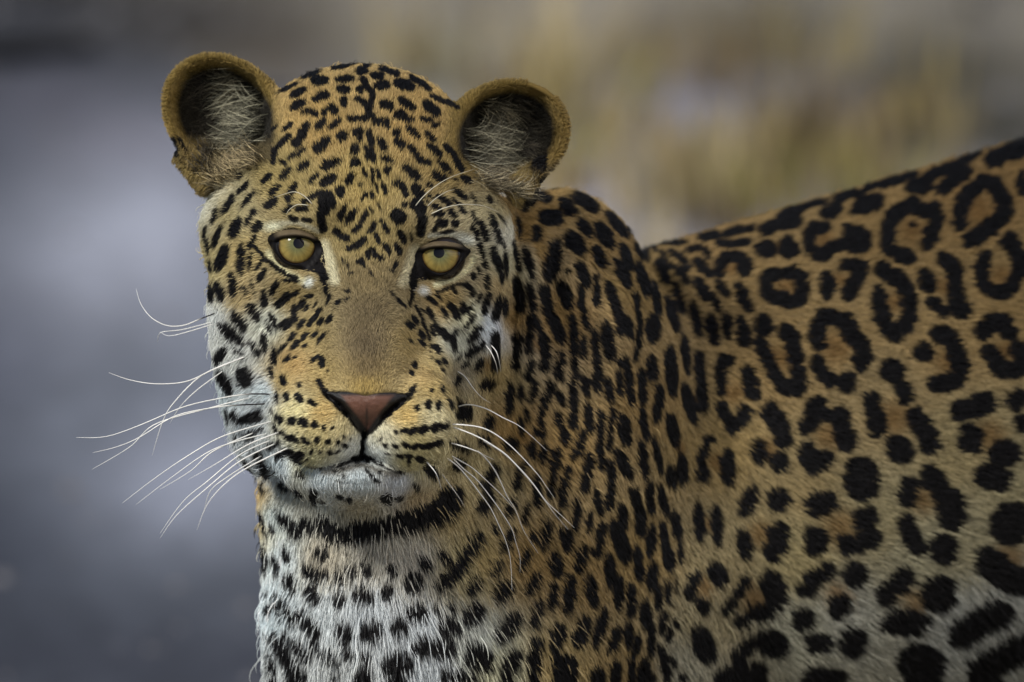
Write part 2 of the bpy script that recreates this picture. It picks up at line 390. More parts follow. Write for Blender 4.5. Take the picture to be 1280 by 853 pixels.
# ------------------------------------------------------------------ the coat: pigment laid on the hide
SPOTS = '''9 373 96 401 87
13 389 100 410 100
6 417 84 433 82 447 76
9.5 420 98 443 98
11 421 110 437 112
6 348 115 374 103
10 364 119 383 111
10 364 135 381 125
7 379 139 386 137 391 140 395 142
9 394 123 401 119 408 118
11 411 131 421 140
9.5 400 139 410 139
13 424 126 436 128
9 412 161 425 147
10 396 161 406 148
9 434 147 447 148
10 446 88 460 88
7 454 82 464 79
9 450 97 459 104
10 446 108 454 115
9 442 122 451 124
9 453 126 458 131 462 135
9 456 106 466 115
8 462 118 470 119
9 461 126 468 127
9 459 139 468 146
8 447 148 462 147
10 466 150 482 152
7 476 84 486 88 497 92
10 464 94 480 94
11 468 106 487 106
14 493 101 518 110
7 514 96 525 102 536 111
12 475 126 491 135
10 498 122 519 136
6 540 120 553 125 566 131 572 134
13 530 126 549 144
12 493 143 508 143
9 506 148 518 149
9 526 147 541 152
8.5 484 147 484 161
5 340 163 346 156
6 353 162 365 154
12 383 157 379 164 376 171 370 178
13 392 190 411 171
12 420 170 434 168
7 427 172 428 178
11 441 164 454 164
8 449 168 451 176
11 443 180 444 193
10 439 203 451 203
13 401 209 425 199
7 361 169 352 178 344 187
8 343 188 342 196 341 202
7 360 198 381 185
5 349 200 357 206
9 372 213 386 201
8 349 223 363 210
7 387 228 396 217
13 401 229 420 219
10 433 230 441 216
9 461 162 465 182
9 462 184 468 202
6 457 180 459 200
5 455 210 458 222
10 473 171 482 187
11 491 165 502 166
11 494 174 506 184
8 508 157 526 172
9 514 184 520 192 526 199 536 203
8 477 196 491 201
10 479 212 490 212
11 504 206 527 224
8 532 164 543 175
9 537 182 544 187 549 193
7 548 200 564 216
8 558 183 566 190 571 200 577 211
12 542 216 557 225
5 465 210 466 229
5 471 210 474 224
5 541 158 549 153
10 276 269 291 245
6 264 281 270 260
7 301 260 317 240
7 296 242 309 229
13 288 297 299 272
7.5 306 281 318 260
8 266 311 275 283
10 315 289 325 278
5 254 300 257 284
7 326 228 338 218
6 294 224 302 218
9 337 243 348 231
10 329 260 345 248
9 369 232 363 239 359 249
8 399 241 391 245 383 250 378 252
8 353 265 365 256
9 369 261 383 260
7 361 272 372 275
7 378 275 390 275
18 408 246 406 256 405 262
11 401 262 402 275 403 286
7 413 242 418 262
11 425 231 426 246
8 422 276 433 257
9 432 279 444 262
8 441 289 453 279
7 453 278 458 264
5 451 249 459 241
4 447 230 453 230
8 494 229 501 228 505 234 507 243
9 504 252 509 259
13 516 231 530 247
18 490 265 507 276
7 477 275 486 292
7 461 291 470 276
7 469 291 475 303
9 498 288 507 303
4 513 292 515 302
16 521 255 526 262
12 520 252 525 262 529 272 527 282 526 292
5 535 228 542 233
4.5 537 243 541 248
4 533 250 537 254
7 549 245 555 249 562 256
7 541 256 552 262
7 544 269 556 266
11 548 276 560 280
6 543 290 548 280
5 549 292 569 288
8 562 263 570 270
10 564 278 575 280
8 568 236 584 249
6 566 249 578 257
4 566 224 574 226
4 470 228 472 240
5 478 228 482 243
5 464 240 465 248
4 472 252 475 262
4 462 258 465 264
9 576 220 590 228
4 590 242 597 256
6 609 246 617 254
6 574 258 583 267
5 590 265 597 279
9 601 275 611 302
8 613 267 627 305
7 591 281 600 300
3 624 269 633 280
10 654 264 669 248
6 648 270 653 300
10 669 240 682 250
13 270 340 283 306
10 299 305 300 345
6.5 312 317 310 340
7.5 309 311 319 293
5 262 327 263 341
4 256 341 257 357
8 261 356 264 379
11 269 354 278 378
10.5 289 342 290 372
6 303 358 307 370
4 311 351 317 370
8 321 354 331 336
5 319 338 328 324
5 324 314 331 324 344 335 356 343 370 348
9 338 369 345 353
10 328 365 329 385
10 347 382 352 377 358 371
7 364 370 373 364
6 257 300 260 318
5 316 306 324 316
9 419 288 426 295 433 298
9 436 310 446 306 455 300
5 447 327 449 327
5 453 324 455 332
4 433 326 435 334
3 427 320 429 330
3 436 341 443 341
8 481 304 489 317
8 495 304 501 319
6 460 312 461 323
7 466 311 469 319 477 322
6 493 335 496 327
4 488 337 493 339
3 460 336 467 346
5 601 306 605 320 608 335
9 617 312 621 325 625 336
5 626 340 628 356
5 632 315 633 350
3 630 303 632 313
8 611 344 609 362
6 598 334 601 344
9 590 342 595 350
4 547 366 562 360 573 356 585 357
8 583 356 590 362 593 368
5 566 360 570 368
11 290 390 306 416
12 309 380 322 403
8 272 405 288 428
10 281 405 304 434
13 269 457 279 436
5 291 437 306 449
9 311 429 324 446
9 328 419 330 442
5 330 403 338 420
8 335 393 346 413
12 350 411 363 401
9 367 382 368 404
8 372 386 380 376
6 382 372 391 369
6 361 426 369 416
8.5 341 437 342 457
6 346 443 358 430
6 355 453 361 445
4 365 448 370 446
5 336 459 340 472
20 303 460 306 485
14 272 466 288 495
8.5 353 470 354 482
6.5 373 479 373 485
8.5 357 491 357 502
6 345 491 346 503
9 370 492 376 503
7 385 501 394 507
6 390 450 397 446 403 450 403 458
9 401 451 403 459
4 408 463 410 467
7 398 477 403 486 410 496
7 372 411 380 399
6.5 385 407 392 399 400 387
7 397 406 404 398
6.5 408 404 414 396
5.5 420 382 424 376
4.5 408 380 413 369
4 431 363 437 363
3.5 431 375 436 373
7 376 424 384 416
6 389 422 396 416
5 397 429 405 417
5 367 429 374 426
5 380 389 385 382
4 378 359 382 357
3 392 384 396 378
6 363 436 372 430
5 377 434 383 431
4 396 432 399 428
5 351 351 374 352
10 344 519 351 528
11.5 364 521 364 533
10 374 524 383 533
9 389 529 396 534
7 401 533 408 535
4.5 413 535 418 536
4 337 512 343 520
5 342 533 346 541 353 543
8 355 546 371 550
4 371 552 375 553
7 377 549 387 555
7.5 392 551 400 552
7 407 552 414 555
6 419 553 425 554
5 428 546 433 547
5 427 558 433 558
3 437 550 439 551
9 378 567 374 575
6.5 386 564 391 567
4.5 397 565 402 566
5 409 566 415 567
4 419 565 424 565
4 382 575 384 577
10 345 575 357 563
9 359 563 369 572
8 333 562 350 553
10 289 517 293 528
9 297 527 324 517
8 292 531 330 524
7 300 546 329 538
5 305 553 319 548
4 281 514 284 531
4 292 545 295 555
8 316 573 326 568
8 305 578 309 585
12 369 580 376 566
9 515 458 523 455
4.5 514 463 517 469
7.5 509 500 520 482
6 538 486 542 490
6.5 553 483 556 493
7 561 500 566 511
5 528 427 532 432
7 541 433 547 434 550 440
4 537 439 540 442
4 540 446 543 449
5.5 547 450 551 456
6 554 447 559 457
4 553 460 557 466
8 535 511 538 501
9 549 502 550 513
8 520 514 525 507
6 493 541 499 540
7 502 541 510 538
8 512 542 522 536
10 525 541 535 534
11 540 539 550 531
8 553 536 562 531
3 472 553 480 548
5.5 479 557 485 558
5.5 491 558 498 559
7 504 556 513 560
7 515 560 525 557
8 529 560 540 558 551 555
3 482 568 487 569
5 497 570 504 571
6 508 570 515 571
8 521 572 531 578
14 533 583 549 600
5 511 570 512 582
6 517 605 524 616
8 497 620 501 628
9 480 624 486 623
4.5 427 595 432 596
4 415 588 421 591
4 425 583 429 586
4 422 602 426 605
4 457 588 460 592
5 461 594 466 598
5 469 601 475 604
4 473 590 476 592
9 391 612 393 633
4 401 626 404 634
5 420 620 428 625
9 433 628 440 624
9 478 621 488 631
8 370 590 379 598
4 545 368 552 375
6 534 371 548 383
5 496 374 508 384
4 488 364 493 371
4 511 379 515 385
4.5 521 384 527 396 532 410 538 424
7 517 395 523 406
7 508 403 519 411
6 525 415 531 424
6 525 425 532 433
4 512 424 516 429
7 535 384 543 400
4 527 386 534 393
7 544 402 550 418
5 539 407 543 419
7 553 384 559 398
9 563 382 569 389 574 398
10 580 379 582 394
5 585 392 592 382
5 598 379 602 368
7.5 611 370 609 380 606 392
8 618 404 624 370
5 621 402 628 375
8 580 416 594 394
11 585 430 602 409
9 553 411 561 427
7 562 425 573 413
8 566 421 569 440
10 603 433 594 438 587 446
7 578 462 585 455
5 570 452 577 445
10 595 466 603 450
10 619 420 621 440 619 462
19 613 474 609 490
7 631 373 633 397
8 571 484 577 473
7 574 500 578 510
10.5 639 480 637 523
7 651 481 652 503
11 662 504 672 478
12 690 484 685 496 682 502
9 682 506 677 516 677 527
9 699 491 706 508
11 698 515 701 535
12 704 536 708 558
7 656 510 661 529
7 650 524 653 545
8 670 536 672 550
7 679 533 680 552
13 607 540 617 524
24 569 518 592 518
14 598 552 614 556
17 630 553 648 562
10 668 552 661 566
9 680 556 683 572
11 693 562 700 575
10 563 556 590 564
16 577 575 573 592
24 568 610 563 632
13 620 588 613 600 608 612
18 600 642 617 622
10 612 610 612 622
11 656 582 650 595 646 610
12 636 648 645 624
8 655 657 661 632
11 671 598 672 612 673 632
9 679 562 681 582
9 661 556 668 576
10 698 567 694 582 692 600 690 620
8 699 640 700 650
12 692 594 699 563
10 711 588 707 604 704 620 703 632
10 718 578 727 556
13 737 574 736 590 734 600
11 733 604 730 617
9 750 553 753 590
10 763 580 765 600 764 618 762 636
15 771 562 790 601
11 801 552 809 600
8 817 545 827 596
9 837 583 838 610
10 723 622 720 662
10 744 612 753 647
9 738 640 737 670
12 776 631 782 664
9 769 652 776 664
12 793 616 797 630 802 648 801 667
9 813 608 812 622 815 642
9 824 609 836 650
12 675 227 698 232
13 669 240 690 252
14 670 302 673 283
20 684 272 695 273
17 701 248 720 270
17 717 242 749 264
13 724 274 740 296
12 758 264 785 297
18 747 278 767 311
21 709 291 731 318
8 788 286 797 294 804 304
20 686 353 698 302
11 657 309 667 352
8 643 302 651 344
12 645 348 654 390
10 662 358 666 375 667 392 664 405
13 680 362 684 378 687 392
14 692 401 698 414 702 424
16 700 352 714 388
6 708 339 715 342
12 725 333 730 346 733 356
8 726 360 728 380 731 395 734 410
11 741 345 750 350
10 747 355 748 385
14 744 308 758 337
15 771 325 788 362
12 762 358 767 375 773 392
14 775 398 778 410 779 415
8 647 380 651 393
15 647 418 648 432
9 648 432 646 445 646 462
10 666 395 663 410 662 425 661 440
8 672 405 678 420 681 428
14 681 428 683 445 680 460
10 660 470 667 452
12 697 475 704 440
9 716 398 717 415 718 440 719 462 720 471
11 730 420 730 450
9 743 417 745 435 748 455 750 475
10 728 470 735 496
10 745 465 748 493
8 735 478 745 482
16 757 402 765 454
7 655 470 668 478
8 696 470 705 477
12 759 474 766 505
10.5 717 480 718 495 718 515 717 532
9.5 735 504 739 544
8.5 752 518 751 535 750 552 751 568
7 767 513 765 530 763 545 762 562
16 777 518 785 559
8 773 462 777 496
9 784 462 787 480 790 505
16 780 445 780 462
10.5 802 462 805 509
10 802 510 810 554
12 821 531 825 480
15 838 432 841 498
15 815 445 816 479
15 837 518 846 561
12 722 572 730 540
14 797 303 811 327
12 777 304 791 340
13 798 327 811 374
7 796 370 798 390 801 410 799 430 795 450
9 818 357 822 375 823 392
18 818 393 817 431
9 784 395 790 425
14 822 323 836 356
6 815 307 826 315 834 327 838 333
9 813 299 860 303
8 838 314 848 318 857 327 861 335
12 844 331 862 356
7 862 312 872 309 882 312 885 320
13 868 323 892 345
12 843 352 856 394
15 870 347 885 375
10 888 365 901 390
12 896 350 912 372
13 834 371 848 416
13 866 377 876 420
14 887 393 896 432
10 854 417 861 470
13 875 446 877 470 878 495 880 512
15 855 480 870 533
16 600 675 590 690 580 703 571 716
8 617 660 624 670
14 627 693 645 662
12 615 722 630 705
13 651 717 663 688
10 666 662 670 682
13 679 691 688 651
9 653 650 660 658
14 705 667 710 675 710 686
12 712 668 722 660
17 694 692 699 725
13 588 745 602 724
18 620 754 642 726
15 661 746 675 718
13 690 766 694 732
14 667 789 677 753
16 711 771 715 720
15 723 718 733 683
11 754 660 751 672 750 680
14 748 685 746 700
15 736 720 745 761
13 762 694 765 738
13 774 720 774 765
19 766 652 786 706
13 813 700 816 657
11.5 796 684 801 729
9 828 656 831 672 833 684
14 832 680 840 716
12 843 640 850 678
9 851 678 852 706
13 813 741 818 706
13 790 732 790 775
10 824 733 823 766
9 835 728 837 756
4 846 722 847 745
24 582 782 603 758
24 622 804 652 768
32 585 812 614 836
22 630 850 650 815
16 673 806 670 820 668 842
19 694 816 700 782
13 697 815 700 856
22 714 820 710 865
10 568 775 572 800
12 565 845 595 850
20 722 812 734 772
14 745 814 757 762
13 762 820 776 785
10 786 780 786 813
9 792 825 799 797
14 807 752 809 789
9.5 815 778 815 825
9 827 795 832 766
9 827 812 831 828 836 850
8 835 806 840 785
6 843 775 850 790
6 838 820 844 836
14 772 828 768 862
22 738 845 758 848
9 790 822 790 855
14 808 824 800 862
9 815 843 817 860
10 850 845 862 856
9 878 297 889 293 899 293
8 909 292 924 287 940 285
8 898 304 918 304 937 301
13 957 287 972 281 988 278 997 275
6 975 270 990 263 1010 258 1029 251
23 957 300 960 323
22 986 299 990 324
13 979 301 990 304
13 901 340 901 328 908 321 922 320 934 327
18 931 320 933 346
13 972 343 960 345 957 358 963 370 978 374 990 378 1000 376 1006 362 1003 346 994 340 986 341
12 1030 285 1018 284 1013 293 1014 308 1022 318 1032 317 1044 308 1058 305
17 1053 286 1090 296
14 1078 292 1082 303 1072 308
14 1027 268 1053 259
9 1048 249 1062 242 1078 243
17 1065 263 1107 247
6 1085 234 1105 230 1125 223 1145 217
17 1134 236 1170 228
7 1168 214 1190 207 1208 199 1222 191
11 1178 237 1192 227 1206 217 1212 212
8 1160 220 1180 214 1198 212
20 1243 198 1262 190 1282 180
15 1140 257 1125 262 1116 272 1111 286 1112 300
16 1112 300 1113 312 1124 318 1138 322
17 1140 257 1155 262 1168 263 1171 275 1166 292 1162 302
5 1138 281 1145 281
17 1230 228 1243 229 1250 243 1259 258 1252 272 1238 284 1224 296 1213 300
15 1230 228 1217 236 1205 250 1202 266 1202 278
10 1277 212 1281 245
20 1263 302 1270 312 1276 325 1276 336
15 1232 322 1228 337 1228 352 1238 363 1252 367 1264 360 1269 352
17 1182 325 1192 334 1194 352 1197 368
22 1197 370 1200 380 1203 387
18 1158 336 1161 366
13 1160 374 1187 395
16 1103 336 1112 345 1125 348 1133 358 1136 370
17 1101 385 1106 398 1112 412 1120 418 1130 410 1138 395 1137 382
15 1101 366 1099 380 1103 395
18 1034 341 1036 375
12 1057 332 1070 331 1080 333
16 1078 340 1070 352 1062 366
18 1164 413 1200 426
22 1150 428 1160 454
20 1194 440 1203 458 1198 472 1186 479 1172 480
20 1230 414 1240 402 1254 402 1262 415
17 1237 441 1246 453 1256 464 1275 462 1285 450
22 1264 434 1290 445
15 923 353 939 392
12 908 391 911 424
15 925 396 935 433
14 922 425 940 426
19 950 395 960 420
13 951 428 958 445 968 465 978 482 988 487
16 982 414 990 422 995 440 998 460 1001 475
18 986 486 1000 484
17 1028 397 1022 410 1024 428
16 1028 395 1045 399 1060 402
20 1060 402 1065 418 1078 432 1080 446 1078 454
14 1022 452 1028 466 1040 476
24 1048 478 1072 480
26 1101 458 1132 470
20 1125 474 1136 506
19 1090 500 1092 512
21 1096 522 1098 536
18 1051 518 1053 532
24 1056 545 1057 553
19 1022 506 1015 522 1011 533
14 1025 513 1033 519
19 1010 562 1015 580 1020 585 1032 575
42 1073 573 1084 626
28 1108 555 1143 570
22 1145 523 1156 535 1162 550 1164 558
24 1203 514 1217 510 1235 505
30 1214 530 1214 567
26 1262 495 1285 505
20 1266 528 1290 530
36 1256 549 1260 585
28 1220 592 1268 604
22 1141 596 1133 636
26 1165 597 1173 605 1177 612
34 1188 628 1192 645
24 1178 615 1186 628
20 1133 655 1138 668 1148 684
34 1162 687 1200 688
52 1238 655 1290 655
34 1236 702 1250 715 1268 727 1285 728
24 1132 722 1124 734 1110 745
44 1172 720 1180 768
30 1103 781 1165 781
20 1034 716 1020 724 1010 738
30 1056 728 1085 712
28 1034 764 1066 756
26 990 774 1022 776
22 1008 808 1042 803
34 1052 800 1086 812
48 1124 822 1182 842
34 1205 795 1225 780 1250 772
34 1228 840 1255 825 1280 812
22 1004 848 1060 848
13 851 566 856 610
10 841 585 844 613
14 888 544 886 558
16 878 585 881 605
10 884 560 878 570 877 582
19 909 563 912 610
14 903 510 908 522 918 533
18 918 535 928 527 932 516
14 904 450 902 465 903 488
15 909 444 916 460
20 932 458 947 502
20 963 515 972 526 978 540 980 550
16 947 549 953 583
24 964 584 987 576
20 929 648 944 609
28 973 610 976 643
13 873 630 877 678
14 895 633 899 684
19 928 664 936 702
24 975 668 972 686 968 690
21 893 704 903 736
15 872 722 865 738 863 746
16 875 752 887 768
13 935 728 926 740 918 752 910 765
28 965 728 968 738
20 968 738 974 750
18 968 758 962 766 950 770 942 768
16 918 778 938 782
28 1010 640 1046 622
28 1018 660 1023 696
28 1067 648 1101 650
21 1062 683 1078 680 1092 674
14 1088 660 1090 672
26 872 785 888 832
18 922 822 938 808 955 800
30 950 800 985 815
22 905 848 925 842 950 840
10 870 853 885 858
10 900 445 905 494
7 303 579 309 579
9 324 580 329 588 332 598
7 312 591 319 604
5 321 608 325 614 328 618
5 305 584 312 590
7 314 624 317 642
9 347 607 359 618
6 365 612 376 624
7 313 628 319 647
7 322 641 329 662
4 330 664 333 676
7 318 664 323 690
8 328 684 329 720
4 343 637 347 645
5 337 658 342 670
6 353 690 361 707
7 339 698 347 715
4 342 717 345 726
15 353 652 362 660 370 669
14 378 652 388 671
22 402 660 415 670 430 673 445 672
17 397 686 406 703
14 385 715 393 722 402 722
10 420 717 428 732
11 434 710 444 724
12 357 720 366 744
24 440 669 462 668 485 662 505 658
28 505 658 525 652 545 647
32 545 646 558 640 566 626
11 452 706 462 723
11 486 709 495 723
13 527 700 538 716
10 552 692 562 706
24 505 730 531 732
17 575 712 562 726 552 735
5 328 743 333 749
5 340 754 345 744
8 333 758 334 775
5 343 758 346 767
4 346 771 350 778
8 352 754 357 766 364 780
15 382 737 398 756
17 414 752 434 752
17 441 742 468 753
19 475 739 492 746
14 375 774 385 784 394 795
20 424 783 434 805
5 329 794 334 804
14 342 802 350 815 358 830 368 842 376 848
8 353 792 358 802
6 362 800 366 816
11 369 808 375 820 384 828
8 390 810 400 818 412 825 420 831
9 430 814 442 828
9 335 823 338 838 342 853
8 354 848 360 856
6 412 850 425 852
26 450 790 479 792
23 487 787 512 786
22 508 770 536 768
6 543 760 551 770
7 563 755 569 766
25 548 787 575 783
22 526 813 540 811
24 548 815 558 814
28 478 836 516 832
9 452 818 464 831
5 440 822 443 830
12 443 846 464 842
14 553 844 576 856'''
DARK_LINES = '''
11 395 326 400 338 404 348
5 401 330 404 346 407 362
5 405 355 409 372
10 522 334 518 346 516 356
5 520 342 518 356 516 374
5 518 350 514 382
6 455 542 453 556 452 573
9 443 575 452 572 462 575
4 452 573 436 578 422 583
4 452 573 465 575 478 583
2.2 422 583 402 587 384 585
2.2 478 583 492 590 506 592
9 410 494 424 507 438 522 452 538
9 509 496 497 506 481 520 464 538
4 408 492 425 490 457 494 490 491 511 495
8 215 172 219 196
6 221 170 232 190
11 674 196 668 214
8 683 192 676 218
'''
LIGHT_LINES = '''
13 214 202 170 405 306 412 326 417 350
8 238 226 185 336 317 349 335 366 346 382 353
12 240 242 235 382 351 389 356
13 214 202 170 518 313 512 334 506 353
7 244 234 196 593 322 585 337 567 349 545 357
12 240 242 238 533 360 528 368
11 228 224 196 331 284 352 282
6 190 180 155 352 279 372 278 398 289
12 236 236 224 571 296 594 302
6 190 186 170 538 295 560 292 582 295
5 205 205 195 452 545 446 566
8 96 90 82 404 591 424 588 452 581 478 590 498 594
'''  # last line: grey fur under the lip, with lip shading painted in
CW, CH, X0, Y0 = 1360, 900, -40, -20
EXT = 1.8
def blank(v=0.0):
    return np.full((CH, CW), v, np.float32)

def stroke(img, pts, wd, soft=1.1, value=1.0, body_=0.0):
    pts = np.array(pts, float).reshape(-1, 2)
    lo = pts.min(0) - wd - 4; hi = pts.max(0) + wd + 4
    x0, y0 = max(int(lo[0] - X0), 0), max(int(lo[1] - Y0), 0)
    x1, y1 = min(int(hi[0] - X0) + 1, CW), min(int(hi[1] - Y0) + 1, CH)
    if x1 <= x0 or y1 <= y0:
        return
    yy, xx = np.mgrid[y0:y1, x0:x1]
    xx = xx + X0 + 0.0; yy = yy + Y0 + 0.0
    L_ = np.hypot(*(pts[1] - pts[0]))
    if len(pts) == 2 and L_ >= body_:
        c = pts.mean(0); d = pts[1] - pts[0]; L = np.hypot(*d)
        a_, b_ = max(L / 2 + EXT, wd / 2), wd / 2
        if L < wd:
            a_, b_ = wd / 2, max(L / 2, wd * .42)
        u = d / max(L, 1e-6)
        if L < wd:
            a_, b_ = b_, a_
        s = (xx - c[0]) * u[0] + (yy - c[1]) * u[1]
        t = -(xx - c[0]) * u[1] + (yy - c[1]) * u[0]
        e_ = (np.abs(s / a_) ** 2.3 + np.abs(t / b_) ** 2.3) ** (1 / 2.3)
        dist = (e_ - 1) * min(a_, b_)
    else:
        dist = np.full(xx.shape, 1e9)
        n = len(pts) - 1
        for i in range(n):
            p, q_ = pts[i], pts[i + 1]
            d = q_ - p
            t = np.clip(((xx - p[0]) * d[0] + (yy - p[1]) * d[1]) / max(d @ d, 1e-6), 0, 1)
            dist = np.minimum(dist, np.hypot(xx - p[0] - t * d[0], yy - p[1] - t * d[1]) - wd / 2)
    m = np.clip(.5 - dist / (2 * soft), 0, 1) * value
    v = img[y0:y1, x0:x1]
    np.maximum(v, m, out=v)

SP = blank()
for ln in (SPOTS + DARK_LINES).strip().splitlines():
    v = [float(t) for t in ln.split()]
    if len(v) >= 5:
        bod = v[1] > 600 or v[2] > 610
        stroke(SP, v[1:], v[0] + ((6.2 if v[1] > 945 else 3.2 if v[1] > 860 else 2.3 if v[1] > 680 else 4.0 if v[2] > 670 and v[1] < 600 else 2.2) if bod else (.9 if v[0] < 9.5 else 1.4)), value=1.0 if v[0] > 4.2 else .8, body_=v[0] * (.8 if bod else .6))
LT = []
for ln in LIGHT_LINES.strip().splitlines():
    v = [float(t) for t in ln.split()]
    im = blank(); stroke(im, v[4:], v[0], soft=2.2 if v[0] < 8 else 3.6)
    LT.append((im, lin(v[1:4])))

BASE_COL = '''
455 110 190 155 100;400 150 188 150 90;520 150 190 152 92;455 230 188 158 98;350 220 165 140 88;570 200 165 135 80
455 300 165 140 88;455 345 135 114 80;458 390 116 98 72;458 430 112 94 71;458 462 120 99 70;458 482 172 140 78
275 270 172 152 108;260 330 188 168 122;300 320 182 155 105;300 370 188 162 118;330 405 205 205 190;265 400 215 215 208
300 440 200 200 192;270 500 195 203 203;330 490 195 205 208;310 530 198 203 203;300 590 203 208 208;340 585 190 200 205
255 262 212 206 188;360 368 162 136 90;560 378 162 132 86;380 420 172 145 95;365 455 188 150 95;400 470 168 140 90
535 470 178 146 96;520 430 168 140 90;545 455 192 166 116;350 480 188 156 100;370 514 220 204 158;402 518 213 177 115
425 540 218 198 152;400 546 207 186 135;440 562 210 212 205;390 578 192 182 142;545 488 186 156 100;540 522 220 205 168
510 520 213 177 112;480 548 218 208 182;520 548 202 182 132;470 570 208 212 206;510 580 192 177 132;450 600 200 208 210
400 600 212 220 222;500 605 198 202 208;380 626 178 174 160;450 640 174 162 140;520 622 172 150 118
620 262 172 156 120;643 290 218 212 196;636 330 205 195 165;625 360 178 152 112;590 402 190 184 154;612 410 225 232 238;570 432 195 194 178
575 470 145 134 116;340 650 198 206 200;345 700 222 230 228;400 700 185 174 156;460 692 175 168 155;520 700 175 168 155
560 640 160 138 95;330 760 208 218 220;400 770 188 192 190;400 840 180 182 178;460 770 184 188 188;520 790 182 186 186
540 845 180 184 184;590 800 175 176 166;580 705 172 156 116;312 620 188 152 92;315 662 192 166 112;325 690 205 200 180
640 250 155 122 76;700 260 168 136 84;750 300 164 130 78;640 400 154 118 64;700 400 154 120 70;620 470 168 142 96
600 580 170 152 115;640 540 168 132 80;700 560 156 124 75;600 700 170 145 96;660 700 154 122 72;720 720 152 122 76
620 840 172 168 142;700 830 156 132 88;800 500 152 122 76;800 350 152 122 72;800 700 150 122 76;780 830 150 124 82
900 300 152 120 74;960 330 152 122 76;960 450 156 126 80;1050 400 158 129 84;1100 280 152 120 72;1200 230 148 114 66
1260 190 146 112 64;1180 420 156 127 82;1260 380 152 122 76;900 560 150 124 78;1000 600 154 132 92;1110 500 156 132 92
1200 560 152 134 96;900 700 152 134 98;1000 700 152 136 98;1100 650 154 140 106;1200 680 150 140 112;880 780 152 138 108
1000 790 152 148 130;1060 770 152 149 136;1150 700 152 144 118;1200 780 150 149 140;860 830 152 145 126;1270 620 150 138 106;1270 760 148 147 138
'''  # lower flank: grey-cream coat, dulled to take in the belly shade
_cp = np.array([[float(t) for t in s_.split()] for ln in BASE_COL.strip().splitlines() for s_ in ln.split(';') if s_.strip()])
_gy, _gx = np.mgrid[0:CH:8, 0:CW:8]
_gx = _gx + X0; _gy = _gy + Y0
_w = 1 / (((_gx[..., None] - _cp[:, 0]) ** 2 + (_gy[..., None] - _cp[:, 1]) ** 2 + 90) ** 1.9)
BC = (_w[..., None] * lin(_cp[:, 2:])).sum(2) / _w.sum(2)[..., None]

ROSE = [(984, 358, 15), (1030, 300, 13), (1140, 288, 17), (1224, 262, 19), (1118, 378, 15), (1050, 350, 11), (1180, 358, 13),
        (1252, 345, 15), (975, 448, 16), (1045, 435, 22), (1186, 452, 17), (1118, 522, 22), (1037, 545, 20), (918, 492, 15),
        (958, 562, 15), (1155, 625, 20), (1238, 545, 22), (952, 668, 18), (1052, 660, 26), (897, 578, 12), (945, 750, 22),
        (1048, 745, 18), (1145, 755, 20), (1262, 700, 24), (884, 655, 9), (880, 735, 14), (915, 335, 10), (975, 310, 8), (1195, 225, 12),
        (1258, 440, 14), (870, 500, 8), (850, 560, 8), (610, 455, 10), (672, 430, 9), (652, 545, 9)]

def ear_zone(px, py):
    """0 outside, else the normalised radius inside each ear's bowl"""
    out = np.full(px.shape, 9.0)
    for cx, cy, rx, ry, rl in ((284, 148, 92, 72, .785), (633, 169, 82, 69, -.35)):
        c_, s_ = math.cos(rl), math.sin(rl)
        u = (px - cx) * c_ + (py - cy) * s_; v = -(px - cx) * s_ + (py - cy) * c_
        out = np.minimum(out, np.hypot(u / rx, v / ry))
    return out

def fold(px, py):
    """the coat pattern goes on beyond what the photograph shows"""
    py = py + np.clip(px - 1300, 0, 400) * .38
    px = np.where(px > 1300, 2600 - px, px); px = np.where(px < 860, np.where(px < -30, -60 - px, px), px)
    px = np.where(px < 700, px, np.abs(px - 700) % 1190 + 700 if False else px)
    t = np.abs(((px - 860) + 440) % 880 - 440) + 860
    px = np.where(px > 1300, t, px)
    py = np.where(py > 850, 1700 - py, py); py = np.where(py < 420, py, 420 + np.abs((py - 420 + 430) % 860 - 430))
    return px, py

def sample(img, px, py, step=1):
    u = np.clip((px - X0) / step, 0, img.shape[1] - 1.001); v = np.clip((py - Y0) / step, 0, img.shape[0] - 1.001)
    i = u.astype(int); j = v.astype(int); a_ = u - i; b_ = v - j
    if img.ndim == 3:
        a_ = a_[..., None]; b_ = b_[..., None]
    return (img[j, i] * (1 - a_) + img[j, i + 1] * a_) * (1 - b_) + (img[j + 1, i] * (1 - a_) + img[j + 1, i + 1] * a_) * b_

